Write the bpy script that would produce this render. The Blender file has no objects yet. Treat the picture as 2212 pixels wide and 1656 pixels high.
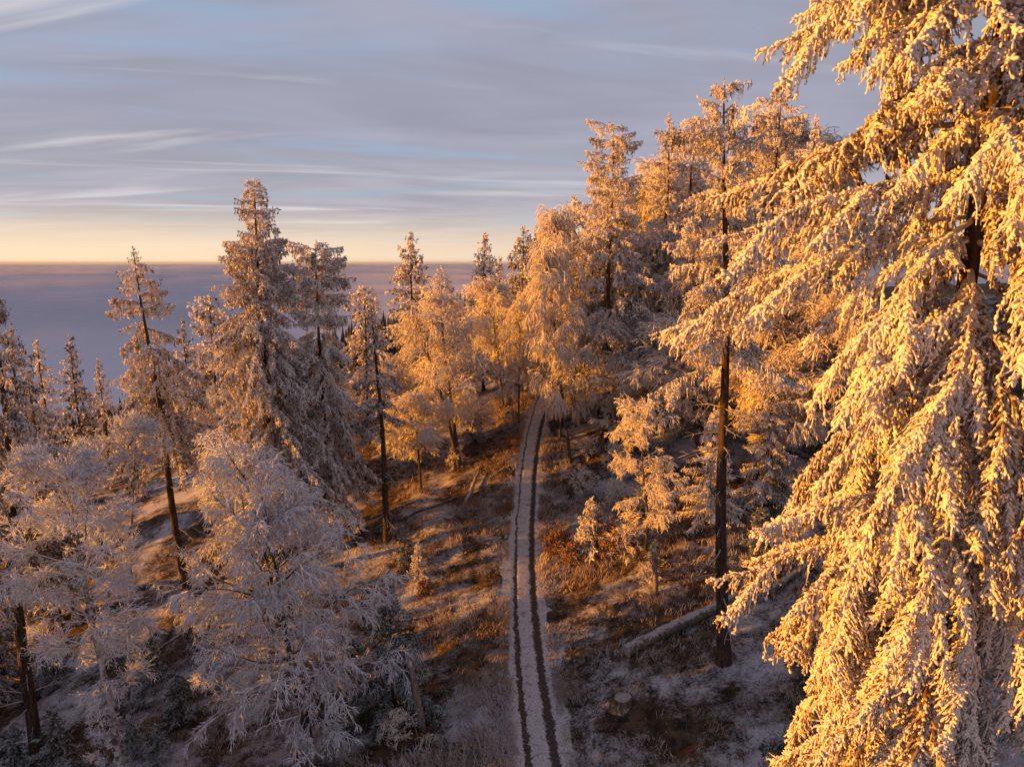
import bpy, math, random
import numpy as np
from mathutils import Vector, Matrix

# ------------------------------------------------------------------ camera, sky, sun, exposure
SC = bpy.context.scene
COL = SC.collection
CAMZ = 22.0
PITCH = math.radians(10.03)
FPX, CXP, CYP = 1475.0, 1106.0, 828.0          # the photo read at 2212 x 1656
cam_d = bpy.data.cameras.new('camera')
cam = bpy.data.objects.new('camera', cam_d)
COL.objects.link(cam)
cam.location = (0, 0, CAMZ)
cam.rotation_euler = (math.radians(90) - PITCH, 0, 0)
cam_d.sensor_width = 36
cam_d.angle = 2 * math.atan(1106 / FPX)
cam_d.clip_end = 200000
SC.camera = cam

SUN_EL, SUN_AZ = math.radians(3.2), math.radians(98)     # azimuth: degrees left of the view direction
sdir = Vector((-math.sin(SUN_AZ) * math.cos(SUN_EL), math.cos(SUN_AZ) * math.cos(SUN_EL), math.sin(SUN_EL)))
sun_d = bpy.data.lights.new('sun', 'SUN')
sun_d.energy = 5.0
sun_d.color = (1.0, 0.38, 0.02)
sun_d.angle = math.radians(0.5)
sun = bpy.data.objects.new('sun', sun_d)
COL.objects.link(sun)
sun.rotation_euler = sdir.to_track_quat('Z', 'Y').to_euler()
sun.location = (-30, 0, 60)

SC.view_settings.view_transform = 'Standard'
SC.view_settings.look = 'None'
SC.view_settings.gamma = 1
SC.view_settings.use_curve_mapping = False
SC.view_settings.exposure = 1.05
SC.render.engine = 'CYCLES'
SC.cycles.use_denoising = True
SC.cycles.max_bounces = 6
SC.cycles.diffuse_bounces = 4
SC.cycles.transparent_max_bounces = 12
SC.cycles.caustics_reflective = False
SC.cycles.caustics_refractive = False


class NT:
    """small helper to write node trees"""
    def __init__(s, tree):
        s.t = tree
        s.n = tree.nodes
        s.l = tree.links

    def node(s, typ, ins=None, **kw):
        n = s.n.new(typ)
        for k, v in kw.items():
            setattr(n, k, v)
        for k, v in (ins or {}).items():
            if hasattr(v, 'is_output'):
                s.l.new(v, n.inputs[k])
            else:
                n.inputs[k].default_value = v
        return n

    def math(s, op, a, b=0.0, c=None, clamp=False):
        n = s.n.new('ShaderNodeMath')
        n.operation = op
        n.use_clamp = clamp
        for i, v in enumerate((a, b) if c is None else (a, b, c)):
            if hasattr(v, 'is_output'):
                s.l.new(v, n.inputs[i])
            else:
                n.inputs[i].default_value = v
        return n.outputs[0]

    def mix(s, f, a, b, blend='MIX'):
        n = s.n.new('ShaderNodeMix')
        n.data_type = 'RGBA'
        n.blend_type = blend
        for i, v in ((0, f), (6, a), (7, b)):
            if hasattr(v, 'is_output'):
                s.l.new(v, n.inputs[i])
            else:
                n.inputs[i].default_value = v if i == 0 else (*v[:3], 1)
        return n.outputs[2]

    def ramp(s, f, lo, hi, a=0.0, b=1.0):
        n = s.n.new('ShaderNodeMapRange')
        n.interpolation_type = 'SMOOTHSTEP'
        s.l.new(f, n.inputs[0])
        for i, v in enumerate((lo, hi, a, b)):
            n.inputs[i + 1].default_value = v
        return n.outputs[0]

    def noise(s, vec, scale, detail=4, rough=0.55, dist=0.0):
        n = s.n.new('ShaderNodeTexNoise')
        n.inputs['Scale'].default_value = scale
        n.inputs['Detail'].default_value = detail
        n.inputs['Roughness'].default_value = rough
        n.inputs['Distortion'].default_value = dist
        s.l.new(vec, n.inputs['Vector'])
        return n.outputs['Fac']


W = bpy.data.worlds.new('World')
SC.world = W
W.use_nodes = True
W.node_tree.nodes.clear()
w = NT(W.node_tree)
tc = w.node('ShaderNodeTexCoord').outputs['Generated']
sky = w.node('ShaderNodeTexSky', sky_type='NISHITA', sun_disc=False)
sky.sun_elevation = SUN_EL
sky.sun_rotation = -SUN_AZ
sky.altitude = 800
sky.air_density = 1.0
sky.dust_density = 1.2
sky.ozone_density = 2.0
sep = w.node('ShaderNodeSeparateXYZ', {0: tc})
X_, Y_, Z_ = sep.outputs
# a thin, streaky cloud deck seen on a plane high over the place
den = w.math('ADD', w.math('MAXIMUM', Z_, 0.0), 0.07)
u = w.math('DIVIDE', X_, den)
v = w.math('DIVIDE', Y_, den)
pl = w.node('ShaderNodeCombineXYZ', {0: u, 1: v, 2: 0.0}).outputs[0]


def cloud(rot, sx, sy, off, scale, detail, rough, dist):
    r = w.node('ShaderNodeMapping', {0: pl})
    r.inputs['Rotation'].default_value = (0, 0, rot)
    m = w.node('ShaderNodeMapping', {0: r.outputs[0]})
    m.inputs['Scale'].default_value = (sx, sy, 1)
    m.inputs['Location'].default_value = off
    return w.noise(m.outputs[0], scale, detail, rough, dist)


n_big = cloud(math.radians(-10), 0.30, 0.85, (3.1, 1.7, 0), 1.0, 6, 0.55, 1.1)
n_tex = cloud(math.radians(-8), 0.40, 1.0, (5.5, 4.7, 0), 1.0, 5, 0.55, 1.0)
n_str = cloud(math.radians(-15), 0.20, 1.15, (2.6, 6.2, 0), 1.0, 6, 0.52, 0.8)
n_cross = cloud(math.radians(13), 0.22, 1.35, (1.3, 9.2, 0), 1.0, 5, 0.5, 0.7)
cover = w.ramp(n_big, 0.24, 0.50)
streak = w.math('MULTIPLY', w.ramp(n_str, 0.56, 0.76), 0.75)
streak2 = w.math('MULTIPLY', w.ramp(n_cross, 0.57, 0.74), 0.45)
S0 = 0.1                                            # background strength; colours below are divided by it
k = 0.53 / S0
# warmer towards the sun's side and the horizon
side = w.ramp(X_, -0.75, 0.6, 1.0, 0.0)
low = w.ramp(Z_, 0.0, 0.20, 1.0, 0.0)
clear_hi = w.mix(0.65, sky.outputs[0], (0.37 * k, 0.55 * k, 0.78 * k))
grey = w.mix(low, (0.335 * k, 0.326 * k, 0.405 * k), (0.47 * k, 0.43 * k, 0.455 * k))
shade = w.ramp(n_tex, 0.30, 0.70, 0.88, 1.14)
grey = w.mix(1.0, grey, w.node('ShaderNodeCombineXYZ', {0: shade, 1: shade, 2: shade}).outputs[0], 'MULTIPLY')
body = w.mix(w.math('MULTIPLY', w.math('ADD', cover, 0.0), 0.9), clear_hi, grey)
bright = w.mix(side, (0.62 * k, 0.60 * k, 0.66 * k), (0.86 * k, 0.80 * k, 0.78 * k))
body = w.mix(streak, body, bright)
body = w.mix(streak2, body, bright)
glow = w.mix(side, (0.80 * k, 0.62 * k, 0.47 * k), (1.05 * k, 0.80 * k, 0.52 * k))
gap = w.ramp(Z_, 0.0, 0.085, 1.0, 0.0)
body = w.mix(w.math('MULTIPLY', gap, 0.92), body, glow)
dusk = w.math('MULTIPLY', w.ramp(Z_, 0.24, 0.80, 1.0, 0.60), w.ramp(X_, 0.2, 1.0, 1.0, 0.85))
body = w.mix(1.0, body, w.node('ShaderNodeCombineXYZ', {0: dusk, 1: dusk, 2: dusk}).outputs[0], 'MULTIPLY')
below = w.ramp(Z_, -0.05, -0.004, 1.0, 0.0)
body = w.mix(below, body, (0.20 * k, 0.19 * k, 0.27 * k))
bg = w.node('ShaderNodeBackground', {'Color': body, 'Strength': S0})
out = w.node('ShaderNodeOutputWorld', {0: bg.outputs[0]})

# ------------------------------------------------------------------ materials


def new_mat(name):
    m = bpy.data.materials.new(name)
    m.use_nodes = True
    m.node_tree.nodes.clear()
    return m, NT(m.node_tree)


def finish(t, color, rough=0.9, bump=None, bump_str=0.4, bump_dist=0.05, spec=0.15, sheen=0.0):
    ins = {'Base Color': color, 'Roughness': rough, 'Specular IOR Level': spec}
    p = t.node('ShaderNodeBsdfPrincipled', ins)
    if bump is not None:
        b = t.node('ShaderNodeBump', {'Height': bump, 'Strength': bump_str, 'Distance': bump_dist})
        t.l.new(b.outputs[0], p.inputs['Normal'])
    t.node('ShaderNodeOutputMaterial', {0: p.outputs[0]})


def frost_mat(name, frost, needle, lo, hi, nscale=2.0, through=0.0):
    """frosted needles or twigs: per-clump tone says how much frost sits on it"""
    m, t = new_mat(name)
    tone = t.node('ShaderNodeAttribute', attribute_name='tone').outputs['Fac']
    co = t.node('ShaderNodeTexCoord').outputs['Object']
    n = t.noise(co, nscale, 3, 0.6)
    n2 = t.noise(co, nscale * 9, 2, 0.6)
    f = t.math('ADD', t.math('MULTIPLY', tone, 0.75), t.math('MULTIPLY', n, 0.5))
    f = t.math('ADD', f, t.math('MULTIPLY', n2, 0.25))
    rnd = t.node('ShaderNodeObjectInfo').outputs['Random']
    f = t.math('ADD', f, t.math('MULTIPLY', t.math('SUBTRACT', rnd, 0.5), 0.22))
    f = t.ramp(f, lo, hi)
    c = t.mix(f, needle, frost)
    finish(t, c, 0.95, n2, 0.35, 0.03, 0.08)
    return m


M = {}
M['frost'] = frost_mat('frosted needles', (0.82, 0.76, 0.75), (0.075, 0.055, 0.035), 0.46, 0.92)
M['frost_near'] = frost_mat('heavily frosted needles', (0.84, 0.78, 0.75), (0.13, 0.080, 0.038), 0.44, 0.90, 1.4)
M['frost_shaded'] = frost_mat('shade darkened partly frosted needles', (0.72, 0.69, 0.71), (0.055, 0.042, 0.028), 0.56, 1.02)  # less frost, darker tints: shade put into the colour of the shaded spruces
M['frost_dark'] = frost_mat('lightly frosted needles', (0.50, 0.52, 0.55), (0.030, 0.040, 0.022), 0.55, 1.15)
M['frost_twig'] = frost_mat('frosted twigs', (0.83, 0.74, 0.67), (0.27, 0.165, 0.105), 0.15, 0.75)
M['frost_beech'] = frost_mat('hoar frosted twigs', (0.86, 0.85, 0.92), (0.12, 0.095, 0.085), 0.28, 0.80)
M['rust_leaf'] = frost_mat('frosted rust brown leaves', (0.50, 0.40, 0.34), (0.24, 0.095, 0.03), 0.55, 1.15, 1.0)
M['grass'] = frost_mat('frosted dead grass', (0.50, 0.43, 0.42), (0.30, 0.155, 0.06), 0.32, 1.05, 0.35)
M['heather'] = frost_mat('frosted ground cover', (0.46, 0.45, 0.48), (0.045, 0.034, 0.028), 0.55, 1.2, 0.35)


def bark_mat(name, dark, pale, frost, famt):
    m, t = new_mat(name)
    co = t.node('ShaderNodeTexCoord').outputs['Object']
    mp = t.node('ShaderNodeMapping', {0: co})
    mp.inputs['Scale'].default_value = (1, 1, 0.22)
    n = t.noise(mp.outputs[0], 9, 5, 0.65)
    big = t.noise(co, 0.6, 3, 0.5)
    c = t.mix(t.ramp(n, 0.35, 0.65), dark, pale)
    nz = t.node('ShaderNodeSeparateXYZ', {0: t.node('ShaderNodeNewGeometry').outputs['Normal']}).outputs[2]
    f = t.math('ADD', t.math('MULTIPLY', t.noise(co, 5, 4, 0.6), 0.6), t.math('MULTIPLY', big, 0.4))
    f = t.math('ADD', f, t.math('MULTIPLY', t.math('MAXIMUM', nz, 0.0), 0.35))
    c = t.mix(t.ramp(f, 0.78 - famt, 0.95 - famt), c, frost)
    finish(t, c, 0.92, n, 0.8, 0.04, 0.1)
    return m


M['bark'] = bark_mat('spruce bark', (0.035, 0.024, 0.018), (0.105, 0.070, 0.050), (0.5, 0.48, 0.5), 0.10)
M['bark_bare'] = bark_mat('bare dark bark', (0.050, 0.033, 0.024), (0.135, 0.085, 0.058), (0.45, 0.43, 0.45), 0.02)
M['bark_frost'] = bark_mat('frosted bark', (0.07, 0.055, 0.05), (0.16, 0.13, 0.12), (0.55, 0.54, 0.58), 0.34)
M['bark_beech'] = bark_mat('beech bark', (0.05, 0.042, 0.04), (0.12, 0.10, 0.09), (0.5, 0.49, 0.52), 0.20)
M['log'] = bark_mat('fallen log', (0.085, 0.06, 0.045), (0.22, 0.16, 0.12), (0.46, 0.40, 0.39), 0.12)
M['dead_twig'] = bark_mat('frosted dead branch', (0.16, 0.12, 0.10), (0.3, 0.25, 0.22), (0.5, 0.47, 0.47), 0.22)

m, t = new_mat('cut wood')
co = t.node('ShaderNodeTexCoord').outputs['Object']
rad = t.node('ShaderNodeVectorMath', {0: co}, operation='LENGTH').outputs['Value']
ring = t.math('SINE', t.math('MULTIPLY', rad, 140.0))
c = t.mix(t.ramp(ring, -1, 1), (0.30, 0.20, 0.12), (0.42, 0.30, 0.19))
c = t.mix(t.ramp(t.noise(co, 7, 3), 0.38, 0.55), c, (0.36, 0.34, 0.36))
finish(t, c, 0.9)
M['cut'] = m

m, t = new_mat('frosted forest floor')
co = t.node('ShaderNodeTexCoord').outputs['Object']
a = t.noise(co, 0.22, 5, 0.6)
b = t.noise(co, 1.3, 5, 0.65)
cN = t.noise(co, 7.0, 4, 0.7)
base = t.mix(t.ramp(b, 0.35, 0.65), (0.034, 0.024, 0.018), (0.135, 0.085, 0.052))
f = t.math('ADD', t.math('MULTIPLY', a, 0.75), t.math('ADD', t.math('MULTIPLY', b, 0.25), t.math('MULTIPLY', cN, 0.30)))
f = t.math('SUBTRACT', f, 0.10)
c = t.mix(t.ramp(f, 0.50, 0.68), base, (0.56, 0.535, 0.58))
rr = t.node('ShaderNodeVectorMath', {0: co}, operation='LENGTH').outputs['Value']
wood = t.mix(t.ramp(b, 0.35, 0.65), (0.022, 0.028, 0.030), (0.075, 0.085, 0.10))
c = t.mix(t.ramp(rr, 120.0, 190.0), c, wood)
finish(t, c, 0.95, cN, 0.9, 0.12, 0.1)
M['ground'] = m

m, t = new_mat('frosted gravel track')
co = t.node('ShaderNodeTexCoord').outputs['Object']
s_at = t.node('ShaderNodeAttribute', attribute_name='across').outputs['Fac']
n1 = t.noise(co, 1.1, 4, 0.6)
n2 = t.noise(co, 9.0, 4, 0.7)
n3 = t.noise(co, 0.10, 2, 0.5)
wob = t.math('MULTIPLY', t.math('SUBTRACT', n1, 0.5), 0.34)
dL = t.math('ABSOLUTE', t.math('ADD', t.math('ADD', s_at, 0.60), wob))
dR = t.math('ABSOLUTE', t.math('ADD', t.math('SUBTRACT', s_at, 0.62), wob))
grit = t.math('MULTIPLY', t.math('SUBTRACT', t.noise(co, 4.5, 6, 0.75), 0.5), 0.62)
yy = t.node('ShaderNodeSeparateXYZ', {0: co}).outputs[1]
farL = t.ramp(yy, 34.0, 58.0, 0.0, 0.10)
farR = t.ramp(yy, 40.0, 75.0, 0.0, 0.05)
mL = t.ramp(t.math('ADD', t.math('ADD', dL, farL), grit), 0.11, 0.22, 1.0, 0.0)
mR = t.ramp(t.math('ADD', t.math('ADD', dR, farR), grit), 0.17, 0.30, 1.0, 0.0)
rut = t.math('MAXIMUM', mL, mR)
snow = t.mix(t.ramp(n2, 0.38, 0.58), (0.40, 0.365, 0.365), (0.62, 0.575, 0.60))
snow = t.mix(t.ramp(t.noise(co, 16, 4, 0.75), 0.60, 0.72), snow, (0.11, 0.085, 0.065))
mud = t.mix(t.ramp(n2, 0.3, 0.7), (0.040, 0.029, 0.022), (0.115, 0.084, 0.064))
mud = t.mix(t.ramp(t.noise(co, 30, 2, 0.7), 0.60, 0.68), mud, (0.30, 0.27, 0.26))
patch = t.ramp(t.noise(co, 1.9, 6, 0.7), 0.50, 0.68, 0.0, 0.75)
snow = t.mix(patch, snow, (0.21, 0.16, 0.13))
verge = t.math('ADD', t.math('ABSOLUTE', s_at), t.math('MULTIPLY', t.math('SUBTRACT', t.noise(co, 1.4, 6, 0.7), 0.5), 1.9))
turf = t.mix(t.ramp(t.noise(co, 5.0, 5, 0.7), 0.42, 0.62), (0.11, 0.07, 0.045), (0.46, 0.43, 0.45))
snow = t.mix(t.ramp(verge, 1.40, 1.95), snow, turf)
c = t.mix(rut, snow, mud)
finish(t, c, 0.92, n2, 0.3, 0.018, 0.12)
M['path'] = m

m, t = new_mat('far forest')
tone = t.node('ShaderNodeAttribute', attribute_name='tone').outputs['Fac']
c = t.mix(tone, (0.022, 0.030, 0.030), (0.10, 0.115, 0.14))
finish(t, c, 0.95)
M['far_forest'] = m


def fog_mat(name, alpha, scale, r0, r1):
    m, t = new_mat(name)
    co = t.node('ShaderNodeTexCoord').outputs['Object']
    n = t.noise(co, scale, 4, 0.55)
    a = t.ramp(n, 0.25, 0.75, max(0.0, alpha - 0.2), min(1.0, alpha + 0.2))
    r = t.node('ShaderNodeVectorMath', {0: co}, operation='LENGTH').outputs['Value']
    a = t.math('MULTIPLY', a, t.ramp(r, r0, r1, 0.0, 1.0))
    hn = t.math('ADD', t.noise(co, 1 / 2200, 4, 0.5), t.math('MULTIPLY', t.noise(co, 1 / 9000, 2, 0.5), 2.5))
    bp = t.node('ShaderNodeBump', {'Height': hn, 'Strength': 1.0, 'Distance': 330.0})
    d = t.node('ShaderNodeBsdfDiffuse', {'Color': (0.86, 0.83, 0.92, 1), 'Normal': bp.outputs[0]})
    tr = t.node('ShaderNodeBsdfTransparent')
    mx = t.node('ShaderNodeMixShader', {0: a, 1: tr.outputs[0], 2: d.outputs[0]})
    t.node('ShaderNodeOutputMaterial', {0: mx.outputs[0]})
    return m


# ------------------------------------------------------------------ mesh helpers
class MB:
    """collects vertex / face arrays and links them as ONE mesh object"""
    def __init__(s):
        s.v, s.f4, s.f3, s.a, s.n = [], [], [], [], 0

    def add(s, v, f4=None, f3=None, tone=None):
        v = np.asarray(v, dtype=np.float32).reshape(-1, 3)
        if f4 is not None and len(f4):
            s.f4.append(np.asarray(f4, dtype=np.int64).reshape(-1, 4) + s.n)
        if f3 is not None and len(f3):
            s.f3.append(np.asarray(f3, dtype=np.int64).reshape(-1, 3) + s.n)
        if tone is None:
            tone = 0.5
        s.a.append(np.broadcast_to(np.asarray(tone, dtype=np.float32), (len(v),)))
        s.v.append(v)
        s.n += len(v)

    def data(s):
        v = np.concatenate(s.v)
        f4 = np.concatenate(s.f4) if s.f4 else np.zeros((0, 4), np.int64)
        f3 = np.concatenate(s.f3) if s.f3 else np.zeros((0, 3), np.int64)
        return v, f4, f3, np.concatenate(s.a)

    def mesh(s, name, mats, smooth=True, attr='tone', mat_idx=None):
        v, f4, f3, a = s.data()
        me = bpy.data.meshes.new(name)
        me.vertices.add(len(v))
        me.vertices.foreach_set('co', v.ravel())
        loops = np.concatenate([f4.ravel(), f3.ravel()]).astype(np.int32)
        me.loops.add(len(loops))
        me.loops.foreach_set('vertex_index', loops)
        tot = np.concatenate([np.full(len(f4), 4), np.full(len(f3), 3)]).astype(np.int32)
        st = np.concatenate([[0], np.cumsum(tot)[:-1]]).astype(np.int32)
        me.polygons.add(len(tot))
        me.polygons.foreach_set('loop_start', st)
        me.polygons.foreach_set('loop_total', tot)
        me.polygons.foreach_set('use_smooth', np.full(len(tot), smooth))
        at = me.attributes.new(attr, 'FLOAT', 'POINT')
        at.data.foreach_set('value', np.ascontiguousarray(a, dtype=np.float32))
        for mt in (mats if isinstance(mats, (list, tuple)) else [mats]):
            me.materials.append(mt)
        if mat_idx is not None:
            me.polygons.foreach_set('material_index', mat_idx.astype(np.int32))
        me.update(calc_edges=True)
        me.validate()
        global TRIS
        TRIS += len(f4) * 2 + len(f3)
        return me

    def build(s, name, mats, parent=None, **kw):
        return link(name, s.mesh(name, mats, **kw), parent)


TRIS = 0


def link(name, data, parent=None):
    o = bpy.data.objects.new(name, data)
    COL.objects.link(o)
    if parent is not None:
        o.parent = parent
    return o


def thing(name, label, cat, loc, group=None, rz=0.0):
    o = link(name, None)
    o.location = loc
    o.rotation_euler = (0, 0, rz)
    return tag(o, label, cat, group)


def tag(o, label=None, cat=None, group=None, kind=None):
    if label: o['label'] = label
    if cat: o['category'] = cat
    if group: o['group'] = group
    if kind: o['kind'] = kind
    return o


def nrm(a):
    return a / np.maximum(np.linalg.norm(a, axis=-1, keepdims=True), 1e-9)


def tubes(mb, P, R, sides=3, tone=None, caps=False):
    """P (n,k,3) polylines, R (n,k) radii"""
    P = np.asarray(P, float)
    if P.ndim == 2:
        P = P[None]
    n, k_, _ = P.shape
    R = np.broadcast_to(np.asarray(R, float), (n, k_))
    T = np.gradient(P, axis=1)
    T = nrm(T)
    ref = np.where(np.abs(T[..., 2:3]) > 0.9, np.array([1.0, 0, 0]), np.array([0, 0, 1.0]))
    ref[:] = ref[:, :1]
    A = nrm(np.cross(T, ref))
    B = np.cross(T, A)
    ang = np.arange(sides) * 2 * math.pi / sides
    V = P[:, :, None] + R[:, :, None, None] * (np.cos(ang)[:, None] * A[:, :, None] + np.sin(ang)[:, None] * B[:, :, None])
    i = np.arange(n)[:, None, None] * k_ * sides
    j = np.arange(k_ - 1)[None, :, None] * sides
    q = np.arange(sides)[None, None, :]
    q2 = (q + 1) % sides
    F = np.stack([i + j + q, i + j + q2, i + j + sides + q2, i + j + sides + q], -1).reshape(-1, 4)
    tv = None if tone is None else np.repeat(np.asarray(tone, float), k_ * sides)
    f3 = None
    if caps:
        f3 = []
        for a in range(n):
            b0 = a * k_ * sides
            e0 = b0 + (k_ - 1) * sides
            for s_ in range(1, sides - 1):
                f3.append((b0, b0 + s_ + 1, b0 + s_))
                f3.append((e0, e0 + s_, e0 + s_ + 1))
    mb.add(V.reshape(-1, 3), F, f3, tv)


def fingers(mb, P, D, L, R, tone, hi=False, sides=4):
    """frosted needle clumps: little spindles from P along D"""
    n = len(P)
    if n == 0:
        return
    D = nrm(D)
    ref = np.where(np.abs(D[:, 2:3]) > 0.9, np.array([1.0, 0, 0]), np.array([0, 0, 1.0]))
    A = nrm(np.cross(D, ref))
    B = np.cross(D, A)
    ang = np.arange(sides) * 2 * math.pi / sides + 0.4
    ringdir = np.cos(ang)[None, :, None] * A[:, None] + np.sin(ang)[None, :, None] * B[:, None]
    L = L[:, None]
    R_ = R[:, None, None]
    i = None
    q = np.arange(sides)
    q2 = (q + 1) % sides
    if hi:
        r0 = P[:, None] + ringdir * R_ * 0.45
        r1 = (P + D * L * 0.40)[:, None] + ringdir * R_
        r2 = (P + D * L * 0.80)[:, None] + ringdir * R_ * 0.80
        tip = (P + D * L)[:, None]
        V = np.concatenate([r0, r1, r2, tip], 1)
        per = 3 * sides + 1
        base = (np.arange(n) * per)[:, None]
        F4 = np.concatenate([np.stack([base + q, base + q2, base + sides + q2, base + sides + q], -1),
                             np.stack([base + sides + q, base + sides + q2, base + 2 * sides + q2, base + 2 * sides + q], -1)], 1).reshape(-1, 4)
        F3 = np.stack([base + 2 * sides + q, base + 2 * sides + q2, base + 3 * sides + 0 * q], -1).reshape(-1, 3)
        mb.add(V.reshape(-1, 3), F4, F3, np.repeat(tone, per))
    else:
        r1 = (P + D * L * 0.45)[:, None] + ringdir * R_
        V = np.concatenate([P[:, None], r1, (P + D * L)[:, None]], 1)
        per = sides + 2
        base = (np.arange(n) * per)[:, None]
        F3 = np.concatenate([np.stack([base + 0 * q, base + 1 + q2, base + 1 + q], -1),
                             np.stack([base + 1 + q, base + 1 + q2, base + sides + 1 + 0 * q], -1)], 1).reshape(-1, 3)
        mb.add(V.reshape(-1, 3), None, F3, np.repeat(tone, per))


def lerp_poly(P, t):
    """P (n,k,3), t (n,m) in 0..1 -> points and tangents (n,m,3)"""
    n, k_, _ = P.shape
    x = np.clip(t, 0, 0.9999) * (k_ - 1)
    i = x.astype(int)
    f = (x - i)[..., None]
    a = P[np.arange(n)[:, None], i]
    b = P[np.arange(n)[:, None], i + 1]
    return a * (1 - f) + b * f, nrm(b - a)


def grow(rng, P0, D0, L, k_, grav, wig, up=0.0):
    """polylines (n,k,3) that start at P0 along D0 and bend with gravity"""
    n = len(P0)
    out = np.zeros((n, k_, 3))
    out[:, 0] = P0
    d = nrm(D0)
    step = (L / (k_ - 1))[:, None]
    for i in range(1, k_):
        d = nrm(d + rng.normal(0, wig, (n, 3)) + np.array([0, 0, up - grav]) / (k_ - 1))
        out[:, i] = out[:, i - 1] + d * step
    return out


# ------------------------------------------------------------------ value noise for the land
_perm = np.random.default_rng(5).random((256, 256))


def vnoise(x, y):
    xi = np.floor(x).astype(int)
    yi = np.floor(y).astype(int)
    fx, fy = x - xi, y - yi
    fx = fx * fx * (3 - 2 * fx)
    fy = fy * fy * (3 - 2 * fy)
    g = lambda a, b: _perm[a % 256, b % 256]
    return ((g(xi, yi) * (1 - fx) + g(xi + 1, yi) * fx) * (1 - fy) + (g(xi, yi + 1) * (1 - fx) + g(xi + 1, yi + 1) * fx) * fy) - 0.5


def fbm(x, y, o=4):
    s, a = 0, 1.0
    for i in range(o):
        s = s + a * vnoise(x * 2 ** i + 17 * i, y * 2 ** i + 31 * i)
        a *= 0.5
    return s


_ly = np.arange(-400, 4001, 1.0)
_lz = np.interp(_ly, [-400, -60, 0, 42, 54, 66, 80, 100, 150, 250, 400, 700, 2000, 4000],
                [-60, -6, 0, 0, 1.3, 4.6, 7.2, 7.5, 4, 0, -12, -75, -210, -260])
_kern = np.hanning(13)
_lz = np.convolve(np.pad(_lz, 6, mode='edge'), _kern / _kern.sum(), mode='valid')


def path_x(y):
    return np.interp(y, [-50, 0, 15, 25, 33, 40, 47, 53, 60, 66, 75, 90, 120], [10, 5, 2.5, 1.46, 1.0, 0.82, 0.85, 1.0, 1.45, 2.0, 3.2, 6.5, 15])


def land(x, y, with_noise=True):
    x = np.asarray(x, float)
    y = np.asarray(y, float)
    dx = x - path_x(y)
    z = np.interp(y, _ly, _lz)
    r = np.maximum(dx - 2.0, 0)
    z = z + 13 * (1 - np.exp(-0.30 * r / 13))
    l = np.maximum(-dx - 2.1, 0)
    z = z - 0.21 * l - 0.0006 * l * l / (1 + l / 600)
    if with_noise:
        away = np.clip((np.abs(dx) - 2.3) / 3.0, 0, 1)
        z = z + away * (0.9 * fbm(x / 9, y / 9, 3) + 0.30 * fbm(x / 1.7 + 40, y / 1.7, 3)) + 0.05 * fbm(x / 0.6, y / 0.6, 2)
        far = np.clip((np.hypot(x, y) - 120) / 300, 0, 1)
        z = z + far * 14 * fbm(x / 160 + 3, y / 160, 3)
        z = z - 0.10 * (np.abs(dx) < 1.15)
    return z


def lz(x, y):
    return float(land(np.array([x]), np.array([y]))[0])


CT, ST = math.cos(PITCH), math.sin(PITCH)


def ray(px, py):
    a, b = (px - CXP) / FPX, (py - CYP) / FPX
    return np.array([a, CT - b * ST, -ST - b * CT])


def at(px, py, Y):
    """point of the place seen at a pixel of the photo, at distance Y ahead"""
    d = ray(px, py)
    return np.array([0, 0, CAMZ]) + d * (Y / d[1])


def gnd(px, py):
    d = ray(px, py)
    s = np.linspace(8, 400, 8000)
    q = np.array([0, 0, CAMZ]) + d * s[:, None]
    hit = np.nonzero(q[:, 2] < land(q[:, 0], q[:, 1]))[0]
    return q[hit[0]] if len(hit) else q[-1]
# ------------------------------------------------------------------ the setting: ground, track, fog, far forest


def grid_mesh(xs, ys, zf):
    X, Y = np.meshgrid(xs, ys)
    Z = zf(X, Y)
    nx, ny = len(xs), len(ys)
    V = np.stack([X, Y, Z], -1).reshape(-1, 3)
    i = (np.arange(ny - 1)[:, None] * nx + np.arange(nx - 1)[None, :])
    F = np.stack([i, i + 1, i + nx + 1, i + nx], -1).reshape(-1, 4)
    return V, F


def warp(lo, hi, fine, n, centre=0.0):
    """positions that are dense near the centre and sparse far off"""
    a = np.linspace(np.arcsinh((lo - centre) / fine), np.arcsinh((hi - centre) / fine), n)
    return centre + np.sinh(a) * fine


mb = MB()
mb.add(*grid_mesh(warp(-2600, 2600, 14, 330), warp(-200, 3200, 14, 350, 44), land))
tag(mb.build('ground', M['ground'], attr='tone'), kind='structure')

ys = np.arange(4, 82, 0.13)
ss = np.linspace(-2.3, 2.3, 69)
S, Y = np.meshgrid(ss, ys)
tang = np.gradient(path_x(ys), ys)
Xp = path_x(ys)[:, None] + S
Yp = Y - S * tang[:, None]
edge = 1.72 + 0.55 * fbm(Xp / 1.1, Yp / 1.6, 3)
prof = 0.0 - 0.50 * np.clip((np.abs(S) - edge) / 0.75, 0, 1) ** 1.1
prof = prof - 0.055 * np.exp(-((S + 0.60) / 0.13) ** 2) - 0.075 * np.exp(-((S - 0.62) / 0.17) ** 2)
prof = prof + 0.007 * fbm(Xp / 0.35, Yp / 0.35, 2) + 0.02 * fbm(Xp / 1.2, Yp / 1.2, 2)
Zp = np.interp(Yp, _ly, _lz) + prof
mb = MB()
V, F = grid_mesh(ss, ys, lambda a, b: a)
mb.add(np.stack([Xp, Yp, Zp], -1).reshape(-1, 3), F, None, S.ravel())
tag(mb.build('path', M['path'], attr='across'), kind='structure')


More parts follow.
